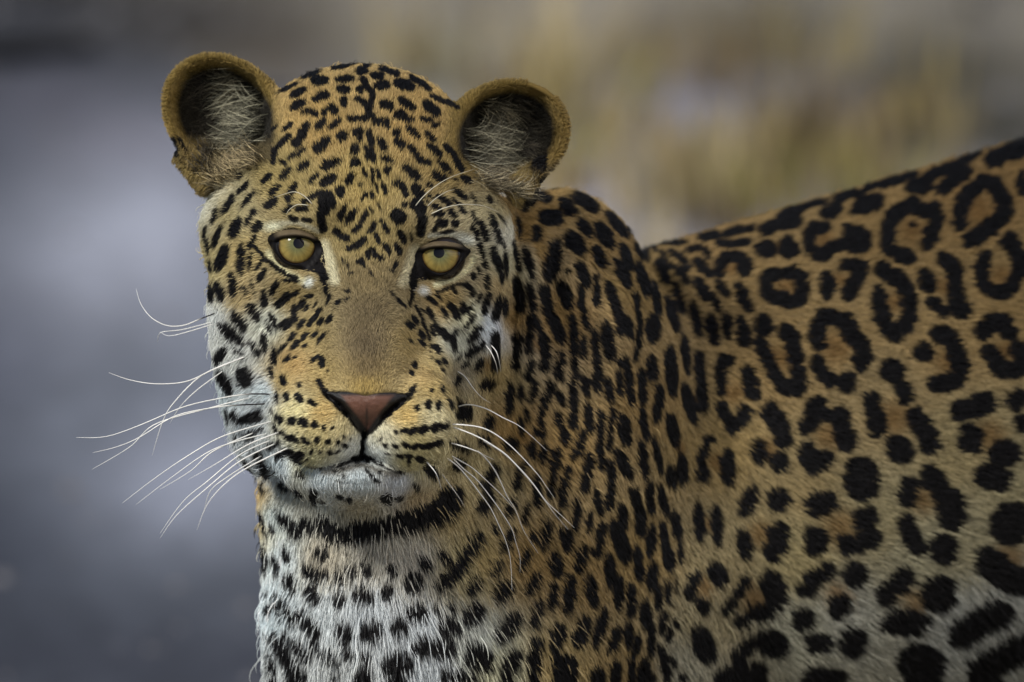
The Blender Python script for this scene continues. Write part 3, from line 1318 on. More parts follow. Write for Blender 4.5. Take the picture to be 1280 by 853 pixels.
BLACK = np.array([.0032, .0030, .0035])
def pigment(q, dark_only=False):
    """coat colour (linear) and blackness of hide points q (lens-aligned cm)"""
    px, py = to_px(q)
    w1 = vnoise(np.stack([px / 7, py / 7, q[..., 1] / 3], -1), 3); w2 = vnoise(np.stack([px / 7, py / 7, q[..., 1] / 3], -1), 4)
    far = np.clip((px - 800) / 300, 0, 1)
    am = 1.0 + 1.3 * far
    fx, fy = fold(px, py)
    w3 = vnoise(np.stack([px / 2.6, py / 2.6, q[..., 1]], -1), 6); w4 = vnoise(np.stack([px / 2.6, py / 2.6, q[..., 1]], -1), 7)
    s = sample(SP, fx + w1 * am * 1.3 + w3 * .8, fy + w2 * am * 1.3 + w4 * .8)
    c = sample(BC, fx, fy, 8)
    for x_, y_, r_ in ROSE:
        m = np.exp(-(((fx - x_) ** 2 + (fy - y_) ** 2) / (r_ * r_)) ** 1.5)[..., None] * .75
        c = c * (1 - m) + lin((120, 84, 38)) * m
    for im, lc in LT:
        m = sample(im, px, py)[..., None] * .9
        c = c * (1 - m) + lc * m
    nk = np.clip((-q[..., 1] - 11.0) / 1.5, 0, 1) * np.clip((px - 570) / 20, 0, 1) * np.clip((560 - py) / 60, 0, 1) * np.clip((720 - px) / 40, 0, 1)
    c = c * (1 - nk[..., None]) + lin((156, 122, 68)) * nk[..., None]
    # ears: brown rim, bowl painted dark for black hairs and shade, black back
    e_ = ear_zone(px, py)
    d_ear = (q[..., 1] > -14.5) & (e_ < 1.12) & ((px < 352) | (px > 552)) & (py < 262)
    rim = np.clip((e_ - .71) / .1, 0, 1)[..., None]
    ec = lin((40, 36, 30)) * (1 - rim) + lin((140, 112, 58)) * rim
    low = np.clip((py - np.where(px < 450, 168, 196)) / 16, 0, 1)[..., None]
    ec = ec * (1 - low) + np.where((np.abs(px - 232) < 26)[..., None] | (np.abs(px - 655) < 22)[..., None], lin((140, 115, 68)), lin((95, 80, 55))) * low
    near = np.where(px < 450, np.clip((352 - px) / 14, 0, 1), np.clip((px - 552) / 14, 0, 1))[..., None]
    below = np.clip((np.where(px < 450, 240 - (px - 245) * .35, 235 + (px - 655) * .35) - py) / 12, 0, 1)[..., None]
    lobe = ((px < 268) & (py > 195) & (py < 246) & (px < 285 - (py - 195) * .45) | (px > 640) & (px < 690) & (py > 225) & (py < 262)) & (q[..., 1] > -14.5)
    mk = np.maximum(near * below * d_ear[..., None], lobe[..., None] * 1.0)
    c = c * (1 - mk) + ec * mk
    n_ = vnoise(q * 1.1, 9)[..., None] * .10 + vnoise(q * 4.5, 5)[..., None] * .07
    c = c * (1 + n_)
    sat = 1 - c.min(-1) / np.maximum(c.max(-1), 1e-4)
    hd = np.clip((q[..., 1] + 13) / 2, 0, 1) * np.clip((670 - px) / 20, 0, 1) * np.clip((640 - py) / 40, 0, 1)
    c[..., 1] *= 1 + (.08 + .04 * hd) * sat; c[..., 2] *= 1 - .09 * sat
    lum = c.mean(-1, keepdims=True); c = (c * .87 + lum * .13) * 1.05
    wh = np.clip(1 - sat * 2.2, 0, 1)[..., None]
    c = c * (1 + wh * np.array([.0, .035, .085]))
    return c, s

# ------------------------------------------------------------------ flow of the fur (photograph directions) and its length
FLOW = '''
458 480 0 -1 .22;458 420 0 -1 .25;458 350 0 -1 .3;458 260 0 -1 .4;455 180 0 -1 .5;455 110 0 -1 .5
400 200 -.35 -1 .5;510 200 .35 -1 .5;370 150 -.5 -.9 .5;545 160 .5 -.9 .5;395 110 -.3 -1 .5;520 115 .4 -1 .5
330 250 -.8 -.5 .6;590 260 .8 -.5 .6;420 280 -.3 -1 .3;495 285 .3 -1 .3;350 280 -.8 -.5 .4;570 290 .8 -.5 .4
290 260 -1 -.1 .7;280 320 -1 .3 .6;620 300 1 -.2 .6;622 350 .9 .3 .7;262 300 -.9 .3 .8
350 360 -.8 .5 .4;570 370 .8 .5 .4;400 380 -.6 .2 .3;510 385 .6 .2 .3
300 400 -.7 .7 .8;330 430 -.5 .8 .7;270 440 -.6 .8 .9;600 410 .6 .8 .9;575 440 .4 .9 .8
380 420 -.7 .3 .3;530 425 .7 .3 .3;360 460 -.9 .2 .28;545 465 .9 .2 .28
400 510 -1 .15 .25;370 540 -.9 .35 .28;510 515 1 .15 .25;540 540 .9 .35 .28;435 555 -.5 .9 .25;470 560 .5 .9 .25
300 500 -.75 .6 1.1;320 550 -.7 .7 1.3;300 580 -.5 .9 1.2;575 480 .4 .9 1.2;560 560 .4 .9 1.4;350 580 -.5 .8 1.1
450 605 0 1 .6;400 610 -.3 1 .8;500 610 .35 1 .8;450 650 .05 1 1.6;380 660 -.12 1 1.6;520 660 .3 1 1.7
350 700 -.1 1 1.6;440 720 .02 1 1.9;520 740 .15 1 1.9;330 760 -.5 .9 1.9;400 830 -.05 1 2.0;500 820 .1 1 2.0;335 830 -.6 .8 2.0;325 700 -.5 .9 1.5
312 640 -.2 1 1.0;580 640 .45 1 1.7;600 720 .5 1 1.7;620 800 .6 1 1.9;560 780 .3 1 1.9
640 260 .3 1 .7;700 250 .6 .5 .6;780 300 .8 .5 .6;640 350 .5 1 1.1;700 340 .4 1 .9;620 440 .65 1 1.3;680 450 .8 1 1.1
600 540 .6 1 1.5;660 600 .7 1 1.4;720 560 .8 .9 1.1;720 700 .7 1 1.3;780 600 .6 .9 1.0;790 450 .7 .8 .9;780 760 .6 1 1.1
830 380 .8 .6 .7;850 650 .3 1 1.0;840 520 .6 .9 .9;900 330 1 .3 .6;960 300 1 -.1 .6;1050 260 1 -.2 .6;1200 210 1 -.2 .6
960 400 1 .35 .8;1080 400 1 .25 .8;1200 380 1 .2 .8;940 520 .8 .7 1.0;1050 520 1 .4 1.0;1180 520 1 .15 1.0
900 620 .7 .9 1.1;1000 640 .9 .6 1.2;1120 640 1 .35 1.2;1240 640 1 .2 1.3;900 760 .6 .9 1.5;1000 780 .8 .7 1.6;1120 780 .8 .6 1.8;1240 780 .7 .9 2.0
278 70 0 -1 .3;215 130 -.9 -.2 .3;345 110 .3 -.8 .3;640 100 0 -1 .3;700 150 .9 -.1 .3;570 135 -.4 -.9 .3
240 230 -.6 .8 .5;655 250 .5 .8 .5;300 215 -.9 -.1 .9;610 225 .9 -.1 .9
'''
_fl = np.array([[float(t) for t in s_.split()] for ln in FLOW.strip().splitlines() for s_ in ln.split(';') if s_.strip()])
_fl[:, 2:4] /= np.linalg.norm(_fl[:, 2:4], axis=1, keepdims=True)
_w = 1 / (((_gx[..., None] - _fl[:, 0]) ** 2 + (_gy[..., None] - _fl[:, 1]) ** 2 + 150) ** 1.7)
FLD = (_w[..., None] * _fl[:, 2:]).sum(2) / _w.sum(2)[..., None]

def inside_poly(px, py, poly):
    r = np.zeros(px.shape, bool); n = len(poly); j = n - 1
    for i in range(n):
        xi, yi = poly[i]; xj, yj = poly[j]
        r ^= ((yi > py) != (yj > py)) & (px < (xj - xi) * (py - yi) / ((yj - yi) or 1e-9) + xi)
        j = i
    return r

# ------------------------------------------------------------------ leopard root and body
BASE = to_world(at_h(24.0, -38.0, 0.0))
leo = bpy.data.objects.new('leopard', None)
COL.objects.link(leo)
leo.location = BASE
leo.empty_display_size = .3
tag(leo, 'spotted leopard standing side on with its head turned to face the camera', 'leopard')

def coat_material(name, rough=.55, spec=.35, sheen=0.0, trans=0.0):
    m, t, b = mat(name)
    an = t.nodes.new('ShaderNodeAttribute'); an.attribute_name = 'coat'
    t.links.new(an.outputs['Color'], b.inputs['Base Color'])
    b.inputs['Roughness'].default_value = rough
    b.inputs['Specular IOR Level'].default_value = spec
    return m
M_HIDE = coat_material('leopard_hide', .9, .1)
M_FUR = coat_material('leopard_fur', .55, .2)

hc, hs = pigment(BV)
hs_ = hs[:, None]
body = new_mesh('body', to_world(BV), BQ[:, ::-1], M_HIDE, leo, base=BASE)
color_attr(body.data, (hc * (1 - hs_) + BLACK * hs_) * .7)
tag(body, 'tawny hide with black rosettes, fading to white on the chest and belly')

# eyes -----------------------------------------------------------------------------
EYES = {
    'L': dict(c=P(371, 308.5, -2.05), iris=(371, 306), pup=(373.3, 304.2),
              op=[(347, 302), (351, 299.5), (359, 298), (371, 297.4), (383, 298.8), (390.5, 302.5), (394, 308), (393.6, 316), (389, 323), (381, 328), (371, 330), (361, 328), (353, 322), (348.5, 314), (346.5, 306)],
              ou=[(337, 295), (344, 291), (356, 288), (371, 287.5), (385, 291), (396, 297.5), (402, 306), (405, 321), (407, 341), (395, 341), (376, 337), (360, 332), (349, 323), (341, 312), (335, 302)]),
    'R': dict(c=P(551, 320, -2.05), iris=(550.5, 318), pup=(548.7, 316),
              op=[(576, 315.5), (571, 313), (562, 311.6), (550, 311.2), (538, 312.2), (531, 315.2), (527.5, 320), (528, 328), (532, 335), (540, 340), (550, 342), (560, 340), (568.5, 334), (574, 327), (576.5, 320)],
              ou=[(587, 313), (580, 308), (566, 303.5), (550, 302), (536, 304), (525, 309.5), (519.5, 318), (517.5, 332), (515, 351), (529, 351), (546, 348), (561, 341.5), (572, 333.5), (580, 325), (586.5, 317)]),
}
RE = 1.62
def catmull(pts, n, closed=True):
    p = np.array(pts, float); m = len(p); out = []
    t_ = np.linspace(0, m if closed else m - 1, n, endpoint=not closed)
    for t in t_:
        i = int(t); f = t - i
        if not closed and i >= m - 1:
            i, f = m - 2, 1.0
        g = (lambda k: p[k % m]) if closed else (lambda k: p[min(max(k, 0), m - 1)])
        a_, b_, c_, d_ = g(i - 1), g(i), g(i + 1), g(i + 2)
        out.append(.5 * (2 * b_ + (c_ - a_) * f + (2 * a_ - 5 * b_ + 4 * c_ - d_) * f * f + (3 * b_ - a_ - 3 * c_ + d_) * f ** 3))
    return np.array(out)

def ring_mesh(rings):
    n = len(rings[0]); V = np.concatenate(rings); F = []
    for r in range(len(rings) - 1):
        for i in range(n):
            j = (i + 1) % n
            F.append((r * n + i, r * n + j, (r + 1) * n + j, (r + 1) * n + i))
    return V, F

M_EYE, _t, _b = mat('eyeball'); _b.inputs['Base Color'].default_value = (.012, .009, .008, 1); _b.inputs['Roughness'].default_value = .15
M_IRIS = coat_material('iris', .12, .35)
M_PUP, _t, _b = mat('pupil'); _b.inputs['Base Color'].default_value = (.004, .004, .006, 1); _b.inputs['Roughness'].default_value = .04; _b.inputs['Specular IOR Level'].default_value = .22
M_LID = coat_material('eyelid_skin', .55, .12)

def sph(c, r, d, nu=28, nv=20):
    V = [c + d * r]; rings = []
    ax1 = np.cross(d, [0, 0, 1.0]); ax1 /= np.linalg.norm(ax1); ax2 = np.cross(d, ax1)
    return ax1, ax2

def cap_mesh(c, R, d, half, rings=26, seg=72, r0=0.0):
    """spherical cap round direction d; half = radius of its rim"""
    ax1 = np.cross(d, [0, 0, 1.0]); ax1 /= np.linalg.norm(ax1); ax2 = np.cross(d, ax1)
    V = []; U = []
    for i in range(rings + 1):
        a_ = (r0 + (1 - r0) * i / rings) * math.asin(min(half / R, 1.0)) if half < R else math.pi * i / rings
        for j in range(seg):
            th = 2 * math.pi * j / seg
            V.append(c + R * (math.cos(a_) * d + math.sin(a_) * (math.cos(th) * ax1 + math.sin(th) * ax2)))
            U.append((i / rings, th))
    F = [(i * seg + j, i * seg + (j + 1) % seg, (i + 1) * seg + (j + 1) % seg, (i + 1) * seg + j) for i in range(rings) for j in range(seg)]
    return np.array(V), F, np.array(U)

for key, E_ in EYES.items():
    c = E_['c']
    eV, eF, eU = cap_mesh(c, RE, np.array([0, 1.0, 0]), 99, 20, 32)
    eye = new_mesh('eye', to_world(eV), eF, M_EYE, leo, base=BASE)
    def gaze(px, py):
        t_ = P(px, py, c[1] + RE); v = t_ - c; return v / np.linalg.norm(v)
    iV, iF, iU = cap_mesh(c, RE + .025, gaze(*E_['iris']), 1.13, 30, 96)
    ix, iy = to_px(iV)
    lim = [(a_[0] * .45 + b_[0] * .55, a_[1] * .45 + b_[1] * .55) for a_, b_ in zip(E_['op'], E_['ou'])]
    ok_ = inside_poly(ix, iy, lim)
    iF = [f_ for f_ in iF if ok_[list(f_)].all()]
    iris = new_mesh('iris', to_world(iV), iF, M_IRIS, eye, base=BASE)
    r_, th = iU[:, 0], iU[:, 1]
    fib = vnoise(np.stack([th * 26 / math.pi, r_ * 3, 0 * r_], 1), 11) * .22 + vnoise(np.stack([th * 60 / math.pi, r_ * 5, 0 * r_], 1), 12) * .14
    inner = lin((104, 105, 68)); mid_ = lin((144, 127, 70)); edge = lin((74, 54, 26))
    t1 = np.clip((r_ - .3) / .4, 0, 1)[:, None]; t2 = np.clip((r_ - .84) / .14, 0, 1)[:, None]
    cc = inner * (1 - t1) + mid_ * t1; cc = cc * (1 - t2) + edge * t2
    color_attr(iris.data, cc * (1 + fib[:, None]) * 1.0)
    pV, pF, _ = cap_mesh(c, RE + .04, gaze(*E_['pup']), .34, 8, 48)
    new_mesh('pupil', to_world(pV), pF, M_PUP, eye, base=BASE)
    n = 84
    op, ou = catmull(E_['op'], n), catmull(E_['ou'], n)
    rings = []; cols = []
    steps = (-.12, 0.0, .12, .3, .5, .7, .88, 1.0, 1.1)
    for s_ in steps:
        ring = []
        for k_ in range(n):
            pxy = op[k_] * (1 - s_) + ou[k_] * s_
            q0 = P(pxy[0], pxy[1], c[1])
            rr = (q0[0] - c[0]) ** 2 + (q0[2] - c[2]) ** 2
            De = c[1] + math.sqrt(max(RE * RE - rr, .02))
            h_ = hit(*ou[k_]); Dh = max(h_[0][1] if h_ else De, De + .02)
            hp = hit(*pxy)
            if s_ <= 0:
                D_ = De + .05 - (.1 if s_ < 0 else 0)
            else:
                D_ = (De + .05) * (1 - s_) + (Dh + .03) * s_ + .22 * math.sin(math.pi * min(s_, 1)) * (2.5 if pxy[1] < E_['iris'][1] - 4 else .6)
                D_ = max(D_, De + .09 if rr < RE * RE * .97 else -99, min(hp[0][1], Dh + .5) + .07 if .1 < s_ <= 1 else -99)
                if s_ > 1:
                    D_ = Dh - .15
            ring.append(P(pxy[0], pxy[1], D_))
            up_ = pxy[1] < E_['iris'][1] - 6
            t_ = min(1, max(0, (s_ - .15) / .45)) * min(1, max(0, (E_['iris'][1] - 6 - pxy[1]) / 5)) * min(1, max(0, 1 - (abs(pxy[0] - E_['iris'][0]) - 22) / 8))
            cols.append(lin((14, 12, 14)) * (1 - t_) + lin((104, 92, 72)) * t_)
        rings.append(np.array(ring))
    lV, lF = ring_mesh(rings)
    lid = new_mesh('eyelid', to_world(lV), lF, M_LID, leo, base=BASE)
    cols = np.array(cols)
    color_attr(lid.data, cols * (1 + .25 * vnoise(lV * 6, 2)[:, None]))

# nose ------------------------------------------------------------------------------
NOSE = [(405, 490), (416, 489), (430, 489), (444, 491), (457, 494), (472, 491), (488, 490), (500, 491), (512, 495), (503, 506), (490, 514), (479, 524), (469, 537), (461, 547), (453, 547), (446, 537), (436, 523), (426, 511), (414, 502)]
no = catmull(NOSE, 72)
nc = np.array([457, 509.0])
rings = []; cols = []
for i in range(19):
    s_ = i / 18
    ring = []
    for k_ in range(72):
        pxy = nc * (1 - s_) + no[k_] * s_
        h_ = hit(pxy[0], pxy[1])
        D_ = h_[0][1] + .07 - (.14 * max(0, (s_ - .85) / .15) ** 1.5)
        D_ += .02 * vnoise(np.array([pxy[0] / 3.2, pxy[1] / 3.2, 0]), 6)
        ring.append(P(pxy[0], pxy[1], D_))
        x_, y_ = pxy
        dark = .75 * max(0, 1 - abs(x_ - 458.5) / 2.6) * min(1, max(0, (y_ - 503) / 10))
        hw = 27.5 - (y_ - 497) * .76
        dark = max(dark, min(1, max(0, (abs(x_ - 459) - hw) / 5)), min(1, max(0, (s_ - .86) / .1)), min(1, max(0, 1 - (y_ - 492.5) / 4)))
        col = lin((106, 72, 58)) * (1 - dark) + lin((18, 16, 17)) * dark
        cols.append(col)
    rings.append(np.array(ring))
nV, nF = ring_mesh(rings)
M_NOSE = coat_material('nose_leather', .38, .5)
_bt = M_NOSE.node_tree; _v = _bt.nodes.new('ShaderNodeTexVoronoi'); _v.inputs['Scale'].default_value = 900
_bm = _bt.nodes.new('ShaderNodeBump'); _bm.inputs['Strength'].default_value = .35; _bm.inputs['Distance'].default_value = .0005
_bt.links.new(_v.outputs['Distance'], _bm.inputs['Height']); _bt.links.new(_bm.outputs[0], _bt.nodes['Principled BSDF'].inputs['Normal'])
nose = new_mesh('nose', to_world(nV), nF, M_NOSE, leo, base=BASE)
color_attr(nose.data, np.array(cols) * (1 + .12 * vnoise(nV * 9, 8)[:, None]))

# ------------------------------------------------------------------ fur: real strands
def add_hair(name, pts, rad, col, material, parent, label=None):
    """pts (n, k, 3) lens-aligned cm; rad (n, k) cm; col (n, k, 3)"""
    n, k_ = pts.shape[:2]
    cu = bpy.data.hair_curves.new(name)
    cu.add_curves([k_] * n)
    W_ = (to_world(pts.reshape(-1, 3)) - BASE).astype(np.float32)
    cu.attributes['position'].data.foreach_set('vector', W_.ravel())
    ra = cu.attributes.get('radius') or cu.attributes.new('radius', 'FLOAT', 'POINT')
    ra.data.foreach_set('value', (rad / 100).astype(np.float32).ravel())
    at = cu.attributes.new('coat', 'FLOAT_COLOR', 'POINT')
    c4 = np.ones((n * k_, 4), np.float32); c4[:, :3] = np.clip(col.reshape(-1, 3), 0, 1)
    at.data.foreach_set('color', c4.ravel())
    cu.materials.append(material)
    o = bpy.data.objects.new(name, cu)
    COL.objects.link(o)
    o.parent = parent
    tag(o, label, kind='stuff')
    return o

def grow(N, seed, weight, lenmul=1.0, lift=.46, radius=.021, guard=False):
    r_ = np.random.default_rng(seed)
    V0 = BV[BQ]
    A = np.linalg.norm(np.cross(V0[:, 2] - V0[:, 0], V0[:, 3] - V0[:, 1]), axis=1) / 2
    cen = V0.mean(1); nrm = BN[BQ].mean(1)
    px, py = to_px(cen)
    wt = A * weight(cen, nrm, px, py)
    pick = r_.choice(len(BQ), N, p=wt / wt.sum())
    u, v = r_.random(N)[:, None], r_.random(N)[:, None]
    Q_ = V0[pick]; NN = BN[BQ[pick]]
    bl = lambda X_: (X_[:, 0] * (1 - u) + X_[:, 1] * u) * (1 - v) + (X_[:, 3] * (1 - u) + X_[:, 2] * u) * v
    root = bl(Q_); nn = bl(NN); nn /= np.maximum(np.linalg.norm(nn, axis=1, keepdims=True), 1e-6)
    px, py = to_px(root)
    keep = np.ones(N, bool)
    for E_ in EYES.values():
        keep &= ~inside_poly(px, py, [(a_[0] * .25 + b_[0] * .75, a_[1] * .25 + b_[1] * .75) for a_, b_ in zip(E_['op'], E_['ou'])])
    keep &= ~inside_poly(px, py, NOSE)
    root, nn, px, py = root[keep], nn[keep], px[keep], py[keep]
    n = len(root)
    fx, fy = fold(px, py)
    fl = sample(FLD, fx, fy, 8)
    d = np.stack([fl[:, 0], np.full(n, -.15), -fl[:, 1]], 1)
    wob = np.where(py > 600, .12, .2)
    d[:, 0] += wob * vnoise(root * 1.3, 21) + .14 * r_.standard_normal(n)
    d[:, 2] += wob * vnoise(root * 1.3, 22) + .14 * r_.standard_normal(n)
    d[:, 1] += .10 * r_.standard_normal(n)
    d -= nn * (d * nn).sum(1, keepdims=True)
    d /= np.maximum(np.linalg.norm(d, axis=1, keepdims=True), .15)
    L = fl[:, 2] ** .8 * np.where(fl[:, 2] < .75, .95, .8) * lenmul * (.65 + .5 * r_.random(n))
    e_ = ear_zone(px, py)
    inear = (e_ < 1.1) & (py < 240)
    L = np.where(inear, np.minimum(L, .35), L)
    L = np.where((fy < 600) & (np.hypot(px - 457, py - 515) < 90), np.minimum(L, .34), L)
    for E_ in EYES.values():                       # short fur round the eyes
        de = np.hypot(px - E_['iris'][0], (py - E_['iris'][1]) * 1.2)
        L *= np.clip((de - 20) / 40, .35, 1)
    L = L[:, None]
    li = lift * ((.7 + .6 * r_.random(n)) * (1 + .6 * (1 - np.abs(nn[:, 1])) * r_.random(n)) * np.where(r_.random(n) < .035, 2.2, 1))[:, None]
    bend = vnoise(root * 2.2, 31)[:, None]
    side = np.cross(nn, d)
    pts = []
    ss = (0, .22, .48, .75, 1.0)
    for s_ in ss:
        p = root + d * L * s_ + nn * (L * li * (s_ - .62 * s_ * s_)) + side * L * bend * .16 * s_ * s_
        p[:, 2] -= (L[:, 0] ** 2) * .035 * s_ * s_
        pts.append(p)
    pts = np.stack(pts, 1)
    pts[:, 0] -= nn * .05
    # pigment sampled along the strand, held together so that marks keep a furry edge
    anchor = pts[:, 3]
    off_ = (.015 + .11 * L) * r_.standard_normal(n)[:, None]
    sk = []; jj = r_.random(n) - .5
    for s_i in (1, 2, 4):
        c_, s1 = pigment(pts[:, s_i] * .5 + anchor * .5 + d * off_)
        s1 = np.clip((s1 - .5) * 2.0 + .5 + .7 * jj * ((s1 > .02) & (s1 < .98)), 0, 1)
        sk.append(s1)
        if s_i == 2:
            c = c_
    sk = np.stack([sk[0], sk[0], sk[1], (sk[1] + sk[2]) / 2, sk[2]], 1)
    jit = (1 + .20 * r_.standard_normal(n))[:, None]
    base = c * np.clip(jit, .45, 1.6)
    long_ = np.clip((fl[:, 2] - .8) / .8, 0, 1)
    if guard:
        sk = sk * .1
        base = base * 1.25 + .05
    cols = []
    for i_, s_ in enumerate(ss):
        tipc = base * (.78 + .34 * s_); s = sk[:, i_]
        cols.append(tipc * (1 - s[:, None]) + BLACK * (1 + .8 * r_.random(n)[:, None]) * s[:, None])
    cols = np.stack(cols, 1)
    rr = radius * (.75 + .5 * r_.random(n))[:, None] * np.array([1.0, 1.0, .85, .6, .22])[None, :]
    return pts, rr, cols

def w_head(cen, nrm, px, py):
    f_ = np.clip(nrm[:, 1] + .25, .0, .5) * 2
    return f_ * ((px < 660) & (py < 610) & (cen[:, 1] > -16)) * np.where((np.hypot(px - 457, py - 480) < 150), 1.3, 1.0)
def w_body(cen, nrm, px, py):
    seen = (px > 230) & (px < 1330) & (py < 900) & (py > 120)
    f_ = np.clip(nrm[:, 1] + .3, .02, .45) * 2
    head = (px < 640) & (py < 560) & (cen[:, 1] > -11)
    return np.where(seen, f_, .0) * np.where(head, 0, 1) * np.where(px < 640, 1.2, .8)
def w_rest(cen, nrm, px, py):
    return np.where((px > 1300) | (py > 880) | (nrm[:, 1] < -.15), 1.0, 0.0)
QF = 1.0
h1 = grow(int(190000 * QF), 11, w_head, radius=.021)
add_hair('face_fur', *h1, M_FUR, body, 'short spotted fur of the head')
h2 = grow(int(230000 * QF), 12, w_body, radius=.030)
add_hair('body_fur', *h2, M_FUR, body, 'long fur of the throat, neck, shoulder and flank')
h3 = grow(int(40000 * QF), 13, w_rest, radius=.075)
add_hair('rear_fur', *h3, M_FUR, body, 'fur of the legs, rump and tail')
def w_guard(cen, nrm, px, py):
    return w_body(cen, nrm, px, py) * np.clip((py - 560) / 60, 0, 1) * np.clip((760 - px) / 160, 0, 1)
h4 = grow(1900, 14, w_guard, lenmul=1.25, lift=.55, radius=.024, guard=True)
add_hair('guard_hair', *h4, M_FUR, body, 'long pale hairs lying over the black marks of the throat')

# hairs inside the ears
def ear_hair(seeds, seed):
    r_ = np.random.default_rng(seed)
    P_, R_, C_ = [], [], []
    for (x0, y0, x1, y1, dx, dy, n, lo, c0) in seeds:
        for _ in range(n):
            t = r_.random(); x = x0 + (x1 - x0) * t + r_.normal() * 5; y = y0 + (y1 - y0) * t + r_.normal() * 6
            h_ = hit(x, y)
            if h_ is None:
                continue
            q0 = h_[0]
            L = lo * (.35 + .85 * r_.random())
            an = math.atan2(dy, dx) + r_.normal() * .22
            curl = r_.normal() * .35
            pts = []
            D0 = q0[1]
            for s_ in (0, .25, .5, .75, 1):
                a_ = an + curl * s_
                xx = x + math.cos(a_) * L * s_; yy = y + math.sin(a_) * L * s_
                h2_ = hit(xx, yy)
                D_ = max(D0 + .55 * math.sin(math.pi * min(s_, .8)) - .2 * s_, (h2_[0][1] if h2_ is not None and h2_[0][1] > -18 else -99) + .12)
                pts.append(P(xx, yy, min(D_, D0 + 1.6) if s_ else q0[1] - .05))
            P_.append(pts); R_.append(.0145 * (.7 + .7 * r_.random()) * np.array([1, 1, .9, .6, .2]))
            cc = np.array(c0) * (.35 + .85 * r_.random() ** 1.4)
            C_.append(lin(np.clip(cc, 0, 255))[None, :] * np.array([.6, .8, 1, 1, 1])[:, None])
    return np.array(P_), np.array(R_), np.array(C_)
PALE = (205, 200, 172)
G1, G2_, G3 = (190, 186, 160), (140, 132, 108), (84, 78, 66)
eL = ear_hair([(318, 118, 328, 168, -1, .12, 260, 52, G1), (288, 96, 308, 118, -1, .1, 240, 36, G2_), (300, 110, 305, 180, -1, .15, 320, 44, G1), (262, 100, 285, 165, -.9, .25, 300, 34, G3),
               (325, 196, 272, 228, -.85, -.5, 420, 32, (196, 178, 136)), (236, 228, 226, 198, .3, -1, 70, 20, (150, 128, 82)), (250, 215, 262, 190, -.5, -.9, 120, 22, G3)], 41)
add_hair('ear_hair', *eL, M_FUR, body, 'pale wispy hairs inside the ear')
eR = ear_hair([(594, 158, 590, 200, 1, .22, 280, 54, G1), (602, 142, 625, 134, 1, .25, 240, 40, G2_), (605, 150, 620, 205, 1, .3, 340, 46, G1), (640, 130, 650, 190, .9, .45, 300, 34, G3),
               (596, 216, 645, 246, .95, -.1, 420, 34, (190, 178, 146)), (668, 240, 676, 222, -.2, -1, 60, 18, (150, 128, 82))], 42)
add_hair('ear_hair', *eR, M_FUR, body, 'pale wispy hairs inside the ear')

# ------------------------------------------------------------------ whiskers
WHISK = '''
d 271 391 250 399 229 407 208 407 189 397 176 380 170 361
. 268 402 229 412 204 415 198 420 197 428
. 270 404 238 414 212 420 200 415
. 309 445 267 462 233 477 195 480 162 475 136 466
. 290 452 250 471 217 504 203 528 190 570
. 280 463 246 488 225 509 212 530
d 339 493 309 493 276 498 229 509 174 532 132 546 95 547
d 335 505 292 507 259 511 217 521 174 547 145 559 116 566
. 315 497 267 509 195 530 162 559 115 587
. 343 526 280 545 238 568 195 597 153 629
. 335 542 292 553 259 566 217 595 170 631
. 340 550 301 568 259 602 229 627 200 667
. 348 553 301 576 259 610 221 644 200 673
. 362 559 309 585 280 606 259 631 246 663
. 330 568 285 596 263 614 255 640
. 320 540 267 564 238 589 200 612
. 350 540 310 556 270 580 235 600
. 571 509 586 506 607 511 630 523 648 532 665 546 684 564
. 562 531 575 531 599 534 616 541 633 553 651 570 672 593 682 607 693 623
. 563 533 583 540 601 548 616 557 632 568 650 586 665 603 682 626 700 643 718 660
. 600 549 632 569 665 604 679 623 693 642 710 662
. 560 553 578 558 595 564 607 570 618 575
. 590 559 605 571 617 586 626 603 634 621 644 637 653 660 659 671 673 692
. 559 567 573 575 590 585 606 599 620 612 634 626 641 635
. 561 568 579 586 595 599 609 616 623 635 639 660 645 679 650 697 650 716
. 552 569 571 582 587 600 600 617 613 635 625 660 632 676 638 700 640 738
. 550 589 562 606 573 621 581 634
. 571 464 581 471 592 486 602 497 613 504
. 606 430 614 441 620 455 622 467
. 612 430 620 439 624 452 626 465
. 532 576 545 592 552 612
b 391 256 380 245 368 240 355 243 343 247
b 386 257 372 256 362 262 358 268
b 519 258 528 247 540 236 555 226 570 219 592 212
b 534 258 545 248 558 240 568 237
b 538 268 556 260 575 256 592 256 606 258 624 266
'''
M_WH = coat_material('whisker', .3, .5)
